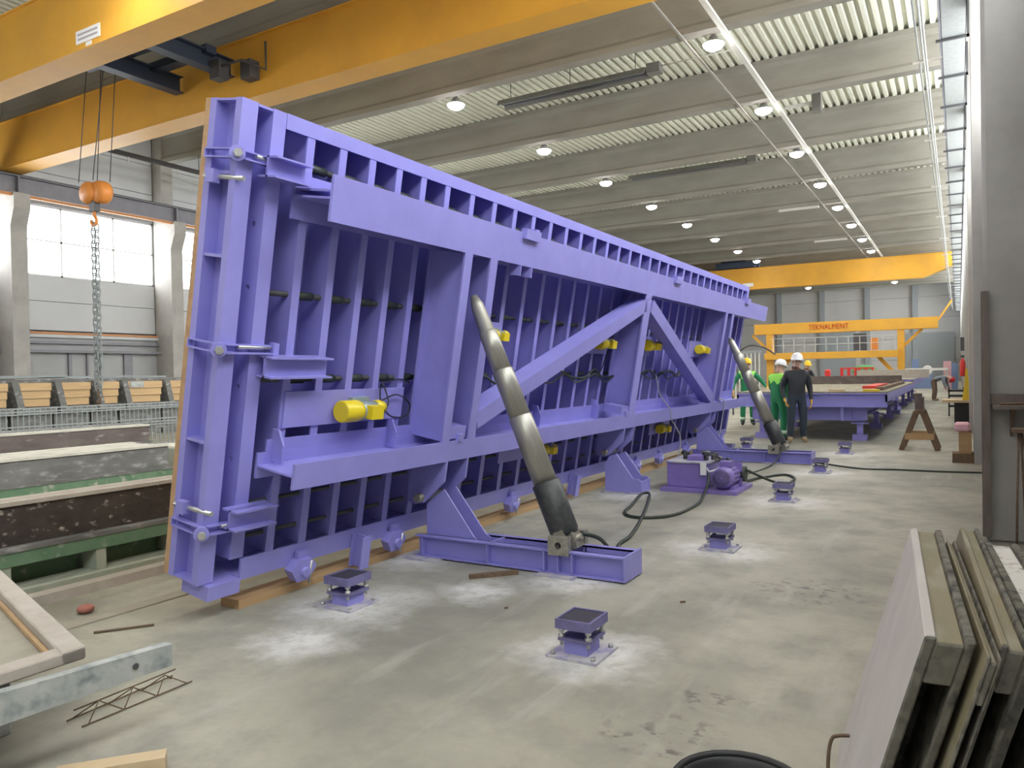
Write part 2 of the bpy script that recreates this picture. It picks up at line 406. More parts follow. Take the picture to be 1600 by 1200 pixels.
# right wall with a high window band and protruding columns
wr = struct('wall_right', MB().box(XR, XR + .4, Y0H, Y1H, 0, 5.2).box(XR, XR + .4, Y0H, Y1H, 7.9, 8.9).box(XR, XR + .4, Y0H, Y1H, 11.2, ZD + .2), 'cladding')
RC_Y = [8.2 + BAY * k for k in range(-3, 15)]
RC_VIS = [y for y in RC_Y if y > 5]
rcol = MB().box(.20, XR + .02, -.3, .3, 0, ZD).build('concrete_column', 'concrete_col', wr, bevel=0.02)
rcol.location.y = RC_VIS[0]
for y in RC_VIS[1:]: share('concrete_column', rcol, wr, (0, y, 0))
for k, cy in enumerate(RC_Y[:-1]):
    wf = MB()
    for (za, zb) in ((5.2, 6.5), (6.501, 7.9), (8.9, 11.2)):
        for i in range(4): yy = cy + .30 + i * (BAY - .67) / 3; wf.box(XR + .02, XR + .2, yy, yy + .07, za, zb)
        for zz in (za, zb - .06): wf.box(XR + .02, XR + .2, cy + .3, cy + BAY - .3, zz, zz + .06)
    cs = [(XR + .1, cy + d_, z_) for d_ in (.3, BAY / 2, BAY - .3) for z_ in (5.3, 6.5, 7.8, 9.0, 10, 11.1)]
    wo = struct(off('window_%d' % (k + 20), *cs), wf, 'window_frame')
    for i in range(3):
        y0 = cy + .30 + i * (BAY - .67) / 3 + .07; y1 = cy + .30 + (i + 1) * (BAY - .67) / 3
        for (z0, z1) in ((5.26, 6.44), (6.56, 7.84), (8.96, 11.14)): MB().box(XR + .10, XR + .13, y0, y1, z0, z1).build(off('pane', *cs), 'window_pane', wo)

# end walls
wb = struct('wall_back', MB().box(XL, XR, Y1H - .1, Y1H + .3, 0, ZD + .2), 'gate_grey')
for i in range(6):
    for j in range(5):
        MB().box(XL + i * 4.92 + .06, XL + (i + 1) * 4.92 - .06, Y1H - .25, Y1H - .1, j * 2.36 + .02, (j + 1) * 2.36 - .02).build('cladding_panel', 'cladding_back', wb)
for i in range(7): MB().box(XL + i * 4.92 - .28, XL + i * 4.92 + .28, Y1H - .7, Y1H - .1, 0, ZD).build('concrete_column', 'gate_grey', wb)
gd = MB().box(-5.2, -.4, Y1H - .55, Y1H - .26, 0, 5.4)
for k in range(9): gd.box(-5.2, -.4, Y1H - .58, Y1H - .55, k * .6 + .02, k * .6 + .57)
struct('door_1', gd, 'gate_grey')
struct('door_2', MB().box(-14.5, -10.4, Y1H - .6, Y1H - .26, 0, 6.0), 'gate_grey')
struct('wall_front', MB().box(XL, XR, Y0H - .3, Y0H, 0, ZD + .2), 'cladding')

# crane runway beams on both walls
for nm, xa, xb, lb in (('crane_runway_beam', XL + .78, XL + 1.22, 'grey steel crane runway beam on the corbels beneath the wall of upper cladding by the bright windows'),
                       ('crane_runway_beam', -.28, .12, 'grey steel crane runway beam along the wall beside the cable tray')):
    e = empty(nm, ((xa + xb) / 2, 0, 8.0), lb, 'beam')
    MB().prism(hsec(0, .62, -.2, .2, .03, .02), 'y', 0, 1).build('beam', 'runway_steel', e)
    pb = bpy.data.objects[-1] if False else e.children[0]
    me = pb.data
    for vv in me.vertices:   # profile was (depth, width) -> turn depth to z
        d, wv = vv.co.x, vv.co.z; vv.co = (wv, Y0H + (Y1H - Y0H) * vv.co.y, d)
    me.flip_normals()
    MB().box(-.035, .035, Y0H, Y1H, .62, .70).build('rail', 'dark_steel', e)
    if xa < -5:
        MB().box(.17, .26, Y0H, Y1H, -.12, -.02).build('conductor_rail', 'rail_orange', e)
        for y in COL_Y: MB().box(-.05, .19, y - .03, y + .03, .03, .59).build('stiffener', 'runway_steel', e)

# perforated cable tray with its hangers, right wall
tr = empty('cable_tray', (-.03, 0, 7.4), 'long perforated metal cable tray hung below the runway beam along the wall', 'cable tray')
tb = MB().box(-.19, .19, 0, Y1H - 2, 0, .012).box(-.19, -.18, 0, Y1H - 2, 0, .09).box(.18, .19, 0, Y1H - 2, 0, .09)
tb.build('tray', 'tray_metal', tr)
for k in range(46):
    y = 1.5 + k * BAY / 3
    if y < Y1H - 2: MB().box(-.28, .24, y, y + .05, -.045, -.002).box(.20, .24, y, y + .05, -.045, .6).build('hanger', 'dark_steel', tr)
for dx, zz, r in ((-.46, .1, .018), (-.52, .25, .02), (-.60, .3, .02)):
    tag(MB().tube([(-.03 + dx, 0, 7.4 + zz), (-.03 + dx, Y1H - 2, 7.4 + zz)], r, 6).build('conduit_pipe', 'conduit_grey'),
        'thin straight conduit pipe running beside the perforated cable tray', 'pipe', 'conduit pipes beside the cable tray')
for k in range(15):
    y = 5.15 + k * BAY
    tag(MB().box(-.75, .16, y, y + .04, 7.62, 7.66).build('pipe_bracket', 'trunking'), 'thin bracket arm carrying the conduit pipes beside the cable tray', 'bracket', 'conduit pipe brackets')

# trunking lines, heaters, pipes under the roof
tag(MB().box(-5.26, -5.12, 4, 76, 10.34, 10.42).build('lighting_trunking', 'trunking'), 'pale wide cable trunking running along the hall next to lamps', 'trunking')
tag(MB().box(-6.29, -6.23, 4, 76, 10.36, 10.41).build('thin_trunking', 'concrete_beam'), 'thin grey conduit line parallel to the pale cable trunking', 'trunking')
for (y, x0, x1, lb) in ((23.1, -13.8, -8.4, 'long dark radiant heater under the roof deck, nearer of two to the tilted purple table'),
                        (35.3, -13.8, -8.2, 'long dark radiant heater under the roof deck further down the hall')):
    h = empty('radiant_heater', ((x0 + x1) / 2, y, 10.9), lb, 'heater')
    L = x1 - x0
    MB().prism([(-.32, 0), (-.2, .2), (.2, .2), (.32, 0), (.28, 0), (.17, .16), (-.17, .16), (-.28, 0)], 'x', -L / 2, L / 2).build('reflector', 'heater_grey', h)
    MB().tube([(-L / 2 + .1, -.1, .07), (L / 2 + .25, -.1, .07)], .045, 8).tube([(-L / 2 + .1, .1, .07), (L / 2 + .25, .1, .07)], .045, 8).build('radiant_tube', 'dark_steel', h)
    MB().box(L / 2 + .02, L / 2 + .45, -.18, .18, 0, .3).build('burner_box', 'heater_grey', h)
    MB().tube([(L / 2 + .45, 0, .2), (L / 2 + 2.6, 0, .2)], .02, 6).build('gas_pipe', 'trunking', h)
    for xx in (-L / 2 + .4, 0, L / 2 - .4): MB().box(xx - .01, xx + .01, -.01, .01, .2, .8).build('hanger_rod', 'dark_steel', h)
for (y, x0, x1) in ((44.39, -8.6, -6.5), (56.59, -8.6, -6.5)):
    tag(MB().box(x0, x1, y, y + .18, 10.33, 10.451).build('pipe_section', 'trunking'), 'short pale pipe section crossing below the roof beams near the trunking', 'pipe', 'short pipes by the trunking')
hd = empty('roof_fan_bracket', (-4.3, 28.2, 10.7), 'small grey bracket with white arm beside the pale trunking', 'bracket')
MB().box(-.9, .0, -.05, .05, .0, .1).build('arm', 'trunking', hd); MB().box(0, .3, -.15, .15, -.3, .5).build('box', 'heater_grey', hd)
sp = empty('sprinkler_pipe', (-26, 0, 9.77), 'dark sprinkler pipe with small fittings along the upper wall', 'pipe')
MB().tube([(0, 15.8, 0), (0, 60, 0)], .09, 10).build('pipe', 'dark_steel', sp)
for k in range(8): MB().cyl((0, 16 + k * 4.0, .05), (0, 16 + k * 4.0, 1.93), .015, seg=6).build('hanger_rod', 'dark_steel', sp)
for k in range(8): MB().cyl((0, 17 + k * 2.05, -.05), (0, 17 + k * 2.05, -.3), .03, seg=6).build('sprinkler_head', 'trunking', sp)

# high-bay lamps
def make_lamp(x, y, z, label, group, warm=False, light=True):
    e = empty(off('high_bay_lamp', (x, y, z)), (x, y, z), label, 'lamp', group)
    if 'lamp' not in SRC:
        SRC['lamp'] = (MB().lathe([(.012, 1.37), (.012, .44), (.05, .42), (.07, .22), (.12, .20), (.14, .10), (.28, .03), (.29, 0), (.27, 0), (.13, .07), (.06, .08)], seg=20).build('shade', 'lamp_body', e),
                       MB().lathe([(1e-4, -.16), (.12, -.145), (.21, -.10), (.265, -.045), (.28, .0), (1e-4, .02)], seg=20).build('lens', 'lamp_glass', e))
    else:
        share('shade', SRC['lamp'][0], e)
        if warm: MB().lathe([(1e-4, -.16), (.12, -.145), (.21, -.10), (.265, -.045), (.28, .0), (1e-4, .02)], seg=20).build('lens', 'lamp_glass_warm', e)
        else: share('lens', SRC['lamp'][1], e)
    if light:
        ld = SRC.get('spot')
        if ld is None:
            ld = bpy.data.lights.new('lamp_light', 'SPOT'); ld.energy = LAMP_W; ld.spot_size = R(150); ld.spot_blend = 0.6; ld.shadow_soft_size = 0.25; ld.color = (1.0, 0.95, 0.92)
            SRC['spot'] = ld
        lo = bpy.data.objects.new(off('lamp_light', (x, y, z)), ld); col.objects.link(lo); lo.parent = e; lo.location = (0, 0, -.3)
SRC = {}
for k in range(-4, 12):
    y = 20.6 + BAY * k + (.35 if k == -1 else 0)
    zl = 10.32
    make_lamp(-5.62, y, zl, 'round high-bay lamp in the row beside the pale cable trunking', 'high-bay lamps beside the trunking')
    make_lamp(-14.02, y, 10.32, 'round high-bay lamp in the row along the middle of the hall', 'high-bay lamps along the middle of the hall' if k != 6 else None, warm=(k == 6)) if k != 6 else \
        make_lamp(-14.02, y, 10.32, 'high-bay lamp glowing pinkish among the white lamps mid-hall', None, warm=True)

# ------------------------------------------------------------------ overhead cranes
def girder(name, y, x0, x1, z0, z1, wd, label, plates=False, taper=2.2):
    e = empty(name, ((x0 + x1) / 2, y, z0), label, 'crane girder')
    cx = (x0 + x1) / 2
    h = z1 - z0
    poly = [(x0 - cx, h * .1), (x0 - cx + .3, 0), (x1 - cx - taper, 0), (x1 - cx, h * .45), (x1 - cx, h), (x0 - cx, h)]
    MB().prism(poly, 'y', -wd / 2 + .06, wd / 2 - .06).build('box_girder', 'crane_yellow', e)
    fl = MB()
    for (a, b) in ((poly[0], poly[1]), (poly[1], poly[2]), (poly[2], poly[3])):
        fl.obox((a[0], 0, a[1] - .015), (b[0], 0, b[1] - .015), wd, .03, up=(0, 0, 1))
    fl.build('bottom_flange', 'crane_yellow', e)
    MB().box(x0 - cx, x1 - cx, -wd / 2, wd / 2, h, h + .03).build('top_flange', 'crane_yellow', e)
    MB().box(x0 - cx, x1 - cx, -.03, .03, h + .03, h + .1).build('trolley_rail', 'dark_steel', e)
    return e
g1 = girder('crane_girder', 9.95, XL + .12, -.1, 8.72, 10.22, .72, 'yellow box girder of the overhead crane, with the white capacity plate')
cx = (XL + .12 - .1) / 2
pl = MB().box(-16.5 - cx, -15.62 - cx, -.315, -.30, .14, .42).build('capacity_plate', 'white_paper', g1)
for r_ in range(2): MB().box(-16.42 - cx, -15.7 - cx, -.320, -.315, .21 + r_ * .1, .25 + r_ * .1).build('print_line', 'print_grey', pl)
MB().box(-16.14 - cx, -15.94 - cx, -.315, -.30, .03, .12).build('small_plate', 'white_paper', g1)
g2 = girder('crane_girder', 13.85, XL + .12, -.1, 8.72, 10.22, .72, 'yellow box girder of the overhead crane without any plate, behind the hoist')
g3 = girder('crane_girder', 66.5, XL + 1.0, -.1, 8.4, 10.15, .7, 'yellow crane girder spanning the hall above the lettered gantry')
MB().box(-1.9, -1.0, -.36, -.345, .2, .5).build('capacity_plate', 'white_paper', g3)
ft = empty('crane_trolley', (-16.5, 66.6, 10.25), 'dark blue hoist trolley on the single girder above the gantry', 'hoist')
MB().box(-1.6, 1.6, -.6, .6, 0, .5).build('winch_frame', 'trolley_blue', ft); MB().tube([(-1.2, 0, .75), (.8, 0, .75)], .3, 12).build('drum', 'trolley_blue', ft)
MB().box(1.7, 2.0, -.2, .2, 0, .9).build('motor', 'trolley_blue', ft)
# near trolley, hook block and chain
t = empty('crane_trolley', (-17.4, 11.9, 9.32), 'dark blue hoist trolley bridging two yellow girders above the orange hook block', 'hoist')
for xx in (-1.5, 1.2):
    MB().prism(hsec(0, .45, -.16, .16, .03, .03), 'y', -1.585, 1.585).build('cross_beam', 'trolley_blue', t)
    ob = t.children[-1] if t.children else None
kids = [o for o in bpy.data.objects if o.parent == t]
for o, xx in zip(kids, (-.85, 1.2)):
    for vv in o.data.vertices: vv.co = (vv.co.z, vv.co.y, vv.co.x)
    o.data.flip_normals(); o.location = (xx, 0, 0)
MB().box(-1.6, 1.4, -1.0, -.7, .35, .55).box(-1.6, 1.4, .7, 1.0, .35, .55).build('frame', 'trolley_blue', t)
MB().tube([(-2.5, 0, .75), (.4, 0, .75)], .32, 14).build('rope_drum', 'trolley_blue', t)
MB().tube([(.4, 0, .75), (1.3, 0, .75)], .22, 12).build('motor', 'trolley_blue', t)
for xx, yy in ((1.25, .9), (1.9, 1.3)): MB().box(xx, xx + .35, yy, yy + .3, -.25, .2).build('limit_switch', 'dark_steel', t)
MB().tube([(1.4, .9, .0), (2.1, 1.2, .15), (2.6, 1.5, -.1), (2.6, 1.5, .6)], .03, 6).build('cable', 'dark_steel', t)
HX, HY = -19.15, 11.55
for dx, dy in ((-.42, -.2), (-.05, .12), (.30, -.15), (.52, .2)):
    tag(MB().tube([(HX + dx, HY + dy * .5 + .25, 9.765), (HX + dx * .75, HY + dy, 6.66)], .012, 5).build('hoist_rope', 'dark_steel'), 'thin steel hoist rope between trolley and orange hook block', 'rope', 'hoist ropes above the hook block')
hb = empty('hook_block', (HX, HY, 5.95), 'orange crane hook block hanging on ropes before the bright windows', 'hook block'); hb.scale = (.85, .8, .85)
MB().lathe([(.05, -.22), (.30, -.20), (.34, -.1), (.34, .1), (.30, .2), (.05, .22)], seg=18, M4=Matrix.Rotation(R(90), 4, 'X') @ Matrix.Rotation(R(0), 4, 'Z')).build('sheave', 'crane_orange', hb).location = (-.16, 0, .52)
MB().lathe([(.05, -.22), (.30, -.20), (.34, -.1), (.34, .1), (.30, .2), (.05, .22)], seg=18, M4=Matrix.Rotation(R(90), 4, 'X')).build('sheave', 'crane_orange', hb).location = (.24, .1, .52)
MB().box(-.1, .16, -.1, .1, -.05, .35).build('swivel', 'dark_steel', hb)
hk = [(0, 0, 0), (0, 0, -.16), (.10, 0, -.28), (.08, 0, -.42), (-.06, 0, -.46), (-.15, 0, -.36), (-.14, 0, -.28)]
MB().tube(smooth_path(hk, 5), [.05] * 30 + [.02], 8).build('hook', 'crane_orange', hb) if False else MB().tube(smooth_path(hk, 5), .05, 8).build('hook', 'crane_orange', hb)
ch = empty('lifting_chain', (HX, HY, 1.05), 'grey double lifting chain hanging from the orange hook', 'chain')
link = None; zz = 5.54; i = 0
while zz > 1.35:
    if link is None:
        pts = [(math.cos(a) * .055, 0, (.06 if math.sin(a) >= 0 else -.06) + math.sin(a) * .055) for a in [2 * math.pi * k / 10 for k in range(10)]]
        link = MB().tube(pts, .018, 6, closed=True).build('chain_link', 'mesh_steel', ch); link.location = (-.06, 0, zz - 1.05)
    else: share('chain_link', link, ch, (-.06, 0, zz - 1.05), (0, 0, R(90) * (i % 2)))
    share('chain_link', link, ch, (.06, .02, zz - 1.05 - .05), (0, 0, R(90) * ((i + 1) % 2)))
    zz -= .165; i += 1
hk2 = [(0, 0, .3), (0, 0, .12), (.08, 0, .03), (.05, 0, -.08), (-.06, 0, -.09), (-.09, 0, 0)]
MB().tube(smooth_path(hk2, 4), .03, 8).build('chain_hook', 'rust', ch)

# yellow portal gantry at the far end
gy = empty('portal_gantry', (-6.6, 50, 0), 'yellow portal gantry with red lettering and railed walkway', 'gantry')
def gp(name, mb, m='crane_yellow'): return mb.build(name, m, gy)
gp('top_beam', MB().box(-4.6, 5.6, -.35, .35, 3.75, 4.4))
gp('walkway', MB().box(-3.9, 3.6, -.8, .6, 2.15, 2.55))
for sx in (-3.7, 3.7):
    gp('leg', MB().box(sx - .18, sx + .18, -.3, .3, 1.2, 3.75))
    s = 1 if sx > 0 else -1
    gp('leg_foot', MB().prism([(sx - s * .18, 1.2), (sx + s * .18, 1.2), (sx + s * .18, .25), (sx - s * .02, .25)], 'y', -.3, .3))
    gp('end_carriage', MB().box(sx - .2, sx + .25, -1.6, 1.6, 0.02, .28))
    gp('knee_brace', MB().obox((sx + s * 1.1, 0, 3.75), (sx + s * .15, 0, 2.8), .16, .16))
    gp('lower_brace', MB().obox((sx - s * 1.2, 0, 2.2), (sx - s * .1, 0, .9), .2, .22))
gp('control_box', MB().box(1.2, 1.9, -.5, 0, 2.6, 3.6), 'dark_steel')
gp('control_box', MB().box(2.1, 2.5, -.5, 0, 2.6, 3.3), 'crane_orange')
for k in range(12):
    x = -3.4 + k * .62
    gp('rail_post', MB().box(x, x + .03, -.8, -.77, 2.55, 3.45), 'trunking')
for zz in (3.0, 3.42): gp('handrail', MB().box(-3.5, 3.6, -.8, -.77, zz, zz + .03), 'trunking')
gp('boom', MB().obox((5.6, 0, 4.2), (6.3, 0, 5.3), .1, .1))
tcu = bpy.data.curves.new('gantry_lettering', 'FONT'); tcu.body = 'TEKNALMENT'; tcu.size = .46; tcu.align_x = 'CENTER'; tcu.align_y = 'CENTER'; tcu.extrude = .01
tob = bpy.data.objects.new('tmp_text', tcu); col.objects.link(tob)
bpy.context.view_layer.update()
tme = bpy.data.meshes.new_from_object(tob.evaluated_get(bpy.context.evaluated_depsgraph_get()))
bpy.data.objects.remove(tob); tme.materials.clear(); tme.materials.append(M['crane_text'])
to = bpy.data.objects.new('lettering', tme); col.objects.link(to); to.parent = gy; to.location = (-.2, -.37, 4.07); to.rotation_euler = (R(90), 0, 0); to.scale = (.78, 1, 1)

# ------------------------------------------------------------------ the tilted purple casting table
T = empty('tilting_table', (-3.86, 0, .48), 'huge purple steel casting table tilted almost upright on hydraulic cylinders', 'casting table', rot=(0, R(10), 0))
SK, NB, NF = -.525, -.24, .12          # skin, rib backs, beam fronts (local x = normal to the back)
YA, YB, WB, WT = 3.10, 15.60, -.28, 2.73
def tp(name, mb, m='purple', parent=None): return mb.build(name, m, parent or T)
tp('casting_board', MB().box(SK - .045, SK, YA, YB, WB, WT), 'ply_edge')
tp('skin_plate', MB().box(SK, SK + .02, YA + .22, YB, WB, WT))
# near end frame: channel open toward the end
def end_frame(y0, sgn):
    a, b = (y0, y0 + sgn * .12)
    lo, hi = min(a, b), max(a, b)
    if sgn > 0: hi += .0
    web = (hi - .02, hi) if sgn > 0 else (lo, lo + .02)
    e = tp('end_frame', MB().box(SK, SK + .055, lo, hi, WB, WT).box(NB - .055, NB, lo, hi, WB, WT).box(SK + .055, NB - .055, web[0] - .002, web[1] - .002, WB + .004, WT - .004)
           .box(SK + .055, NB - .055, lo + .002, hi - .03, WT - .016, WT - .003).box(SK + .055, NB - .055, lo + .002, hi - .03, WB + .003, WB + .015))
    return e
ef = end_frame(YA, 1)
for wv in (1.78, .62, 2.28): MB().box(SK + .05, NB - .05, YA + .005, YA + .1, wv, wv + .02).build('stiffener', 'purple', ef)
end_frame(YB + .12, -1)
# strip between end frame and table, then the table's own end channel with holes
tp('gap_plate', MB().box(NB - .165, NB - .150, YA + .122, YA + .238, WB + .1, WT - .02))
chn = MB(); lims = [WB + .12, .74, 1.3, 1.82, WT - .002]
for (va, vb, hv) in zip(lims[:-1], lims[1:], (.50, .98, 1.62, 2.02)): chn.holed(NB - .145, NB - .014, va, vb, NB - .085, hv, .018, YA + .24, YA + .252, 'y')
ec = tp('end_channel', chn.box(NB - .014, NB, YA + .238, YA + .345, WB + .12, WT - .001).box(NB - .16, NB - .145, YA + .24, YA + .343, WB + .12, WT - .003)
        .box(NB - .16, NB - .002, YA + .125, YA + .235, WT - .02, WT - .005))
# ribs
RIB_Y = [3.67 + .305 * k for k in range(5)] + [5.22 + .371 * k for k in range(28)]
rib0 = None
for y in RIB_Y:
    if rib0 is None:
        rib0 = tp('rib', MB().prism(hsec(SK + .02, NB, -.034, .034, .012, .012), 'z', WB + .1, WT - .02)); rib0.location = (0, y, 0)
    else: share('rib', rib0, T, (0, y, 0))
# long edge rails
tp('top_rail', MB().box(SK, NB - .012, YA + .35, YB, WT - .012, WT).box(NB - .012, NB + .004, YA + .347, YB, WT - .095, WT))
tp('bottom_rail', MB().box(NB - .012, NB + .006, YA + .33, YB, WB - .04, WB + .11).box(SK, NB, YA + .3, YB, WB - .012, WB + .004))
# the two long H beams
def along_y(d0, d1, w0, w1, tf, tw, ya, yb):
    return MB().prism(hsec(d0, d1, w0, w1, tf, tw), 'y', ya, yb)
ub = tp('upper_beam', along_y(NB, NF, 2.095, 2.385, .02, .014, 3.545, 15.98))
lb = tp('lower_beam', along_y(NB, NF, .375, .545, .018, .012, 3.47, 15.55))
tp('back_flange', MB().box(NB, NB + .015, 3.54, 15.5, .545, .63))
# pairs of cross beams at the lifting cylinders, single one in the middle
for (yc, hw) in ((5.12, .055), (5.505, .055), (9.25, .10), (13.02, .06), (13.44, .06)):
    tp('cross_beam', MB().prism([(p[0], p[1] + yc) for p in hsec(NB, NF, -hw, hw, .018, .012)], 'z', .545, 2.095))
# diagonal braces
def brace(y0, w0, y1, w1, th):
    a = Vector((0, y0, w0)); b = Vector((0, y1, w1)); m_ = MB()
    m_.obox((NF - .015, y0, w0), (NF - .015, y1, w1), .018, th, up=(0, 0, 1))
    d = (b - a).normalized(); up = Vector((1, 0, 0)).cross(d)
    if up.z < 0: up = -up
    m_.obox(Vector((NF - .10, y0, w0)) + up * (th / 2 - .01), Vector((NF - .10, y1, w1)) + up * (th / 2 - .01), .018, .17, up=(1, 0, 0))
    m_.obox(Vector((NF - .10, y0, w0)) - up * (th / 2 - .01), Vector((NF - .10, y1, w1)) - up * (th / 2 - .01), .17, .018, up=(0, 0, 1))
    return tp('diagonal_brace', m_)
def brace2(y0, w0, y1, w1, th):
    d = Vector((0, y1 - y0, w1 - w0)).normalized(); up = Vector((1, 0, 0)).cross(d)
    if up.z < 0: up = -up
    pts = []
    for (n_, u_) in ((NF - .2, -th / 2), (NF, -th / 2), (NF, th / 2), (NF - .2, th / 2)): pts.append((n_, u_))
    V = [Vector((n_, y0, w0)) + up * u_ for n_, u_ in pts] + [Vector((n_, y1, w1)) + up * u_ for n_, u_ in pts]
    o = tp('diagonal_brace', MB().add(V, [(3, 2, 1, 0), (4, 5, 6, 7), (0, 1, 5, 4), (1, 2, 6, 5), (2, 3, 7, 6), (3, 0, 4, 7)]))
    return o
brace2(5.56, .70, 9.22, 1.96, .155); brace2(9.42, 1.96, 13.0, .60, .17)
tp('gusset_plate', MB().prism([(8.9, 1.82), (9.7, 1.82), (9.45, 2.095), (9.15, 2.095)], 'x', NF - .215, NF - .2))
# pentagon stiffeners standing on the lower beam, clamp blocks
for y in (3.60, 4.78, 7.22, 8.75, 11.4): tp('stiffener', MB().prism([(NB, .48), (NB + .11, .48), (NB + .11, .60), (NB + .055, .70), (NB, .70)], 'y', y - .008, y + .008))
for y in (5.31, 9.05): tp('clamp_block', MB().box(NF - .26, NF - .02, y - .12, y + .12, .56, .66).box(NF - .02, NF + .01, y - .02, y + .06, .535, .60))
for y in (6.02, 10.2, 14.2): tp('lug', MB().box(NF - .02, NF + .04, y - .10, y + .16, 2.33, 2.42).box(NF - .1, NF + .02, y + .1, y + .16, 2.36, 2.44))
for y in (6.02,): tp('lug', MB().box(NF - .1, NF + .02, y - .1, y - .085, 2.0, 2.095).box(NF - .1, NF + .02, y + .1, y + .115, 2.0, 2.095))
# hinge arms from the lower beam down to the pivots
for yc in (5.335, 9.25, 13.17):
    for dy in (-.19, .19):
        tp('hinge_arm', MB().prism([(NB, .375), (NF, .375), (NF, .20), (-.06, -.02), (-.16, -.06), (NB, -.02)], 'y', yc + dy * .82 - .012, yc + dy * .82 + .012))
    tp('hinge_pin', MB().cyl((-.09, yc - .23, .02), (-.09, yc + .23, .02), .035, seg=12), 'raw_steel')
# end brackets: short beams tying the end channel to the long beams
tp('end_bracket', MB().prism(hsec(1.06, 1.20, NB - .0, NB + .12, .012, .012), 'y', 3.47, 4.0)) if False else None
def stub(w0, w1, y0, y1, n0, n1):
    tp('end_bracket', MB().box(n0, n1, y0, y1, w1 - .012, w1).box(n0, n1, y0, y1, w0, w0 + .012).box((n0 + n1) / 2 - .008, (n0 + n1) / 2 + .008, y0, y1, w0, w1))
stub(1.06, 1.20, 3.40, 3.95, NB, NB + .14)
stub(.08, .21, 3.24, 3.58, NB, NB + .14)
stub(2.30, 2.43, 3.26, 3.56, NB, NB + .16)
tp('bracket_wing', MB().prism([(NB, 3.56), (NB + .16, 3.56), (NF - .05, 3.56), (NB, 3.98)], 'z', 2.28, 2.295))
# swing clamps with threaded rods
for wv, th in ((2.40, .035), (1.235, .035), (.085, .035)):
    c = empty('swing_clamp', (0, 0, wv)); c.parent = T
    MB().box(SK + .02, NB + .03, YA - .03, YA + .01, .020, .029).box(SK + .02, NB + .03, YA - .03, YA + .01, -.029, -.020).box(SK + .02, SK + .03, YA - .03, YA + .01, -.020, .020).build('plate', 'purple', c)
    MB().box(NB - .01, NB + .03, YA + .02, YA + .40, .020, .029).box(NB - .01, NB + .05, YA + .02, YA + .40, -.029, -.020).build('arm', 'purple', c)
    MB().cyl((NB + .035, YA - .03, -.005), (NB + .055, YA - .045, -.005), .046, seg=20).build('washer', 'purple', c)
    MB().cyl((NB + .055, YA - .045, -.005), (NB + .08, YA - .06, -.005), .026, seg=6).build('bolt', 'zinc', c)
    MB().cyl((NB + .02, YA + .12, .012), (NB + .02, YA + .38, .012), .014, seg=8).build('toggle_bar', 'zinc', c)
    MB().box(NB + .005, NB + .05, YA + .385, YA + .43, -.045, .045).build('end_lug', 'purple', c)
for wv in (2.26, .20):
    c = empty('threaded_rod', (0, 0, wv)); c.parent = T
    MB().cyl((SK + .03, YA - .02, 0), (NB + .05, YA + .02, -.0), .016, seg=10).build('rod', 'zinc', c)
    MB().box(SK + .08, SK + .15, YA - .05, YA + .0, -.04, .04).build('nut_block', 'purple', c)
# heating pipes threaded through the ribs
pipe_w = (2.455, 1.60, 1.02, .18, -.05)
for i, wv in enumerate(pipe_w):
    tp('heating_pipe', MB().tube([(NB - .08, 3.5, wv), (NB - .08, 15.3, wv)], .020 if i < 3 else .016, 8), 'dark_steel')
    sl = None
    if i in (0, 1, 2):
        for k, y in enumerate(RIB_Y[:-1]):
            y1 = RIB_Y[k + 1]
            if sl is None: sl = tp('insulation_sleeve', MB().cyl((0, .05, 0), (0, .22, 0), .031, seg=10), 'hose_black'); sl.location = (NB - .08, y, wv)
            else: share('insulation_sleeve', sl, T, (NB - .08, y, wv))
# vibrators on mounting plates
def vibrator(y, wv, plate, sc=1.0, alongy=True):
    y0, y1, w0, w1 = plate
    p = tp('vibrator_plate', MB().box(NB, NB + .015, y0, y1, w0, w1))
    v = empty('vibrator', (NB + .10, y, wv)); v.parent = T; v.scale = (sc, sc, sc)
    MB().lathe([(.07, -.05), (.078, -.04), (.078, .10), (.07, .13)], seg=16, M4=Matrix.Rotation(R(-90), 4, 'X')).build('end_cap', 'vib_yellow', v).location = (0, -.16, 0)
    MB().lathe([(.062, 0), (.064, .18)], seg=16, M4=Matrix.Rotation(R(-90), 4, 'X')).build('motor_body', 'vib_body', v).location = (0, -.05, 0)
    MB().lathe([(.055, 0), (.058, .05), (.045, .10)], seg=16, M4=Matrix.Rotation(R(-90), 4, 'X')).build('end_cap', 'vib_yellow', v).location = (0, .13, .012)
    MB().box(.045, .105, .0, .125, -.05, .045).build('terminal_box', 'vib_yellow', v)
    MB().cyl((.06, .125, 0), (.06, .17, -.005), .02, seg=8).build('cable_gland', 'black_rubber', v)
    MB().box(-.09, -.04, -.06, .12, -.085, .085).build('foot', 'vib_body', v)
vibrator(4.34, .805, (3.66, 4.93, .70, .95), 1.05)
vibrator(6.12, 1.43, (5.98, 6.30, 1.30, 1.55), .8); vibrator(8.68, 1.42, (8.3, 8.95, 1.28, 1.55), 1.0); vibrator(10.33, 1.43, (10.15, 10.5, 1.28, 1.55), 1.0)
vibrator(12.8, 1.42, (12.3, 12.95, 1.28, 1.55), 1.0); vibrator(7.5, .2, (6.6, 7.7, .12, .3), .8); vibrator(11.4, .16, (11.0, 11.9, .06, .26), .9)
def cable(pts, r=.006, m='black_rubber', name='cable', n=6): return tp(name, MB().tube(smooth_path(pts, n), r, 5), m)
cable([(NB + .16, 4.52, .80), (NB + .12, 4.62, .86), (NB + .05, 4.60, 1.0), (NB + .04, 4.62, .86), (NB + .05, 4.75, .73), (NB + .05, 4.95, .72), (NB + .05, 4.98, .82), (NB + .05, 4.80, .90), (NB + .05, 4.62, .86)])
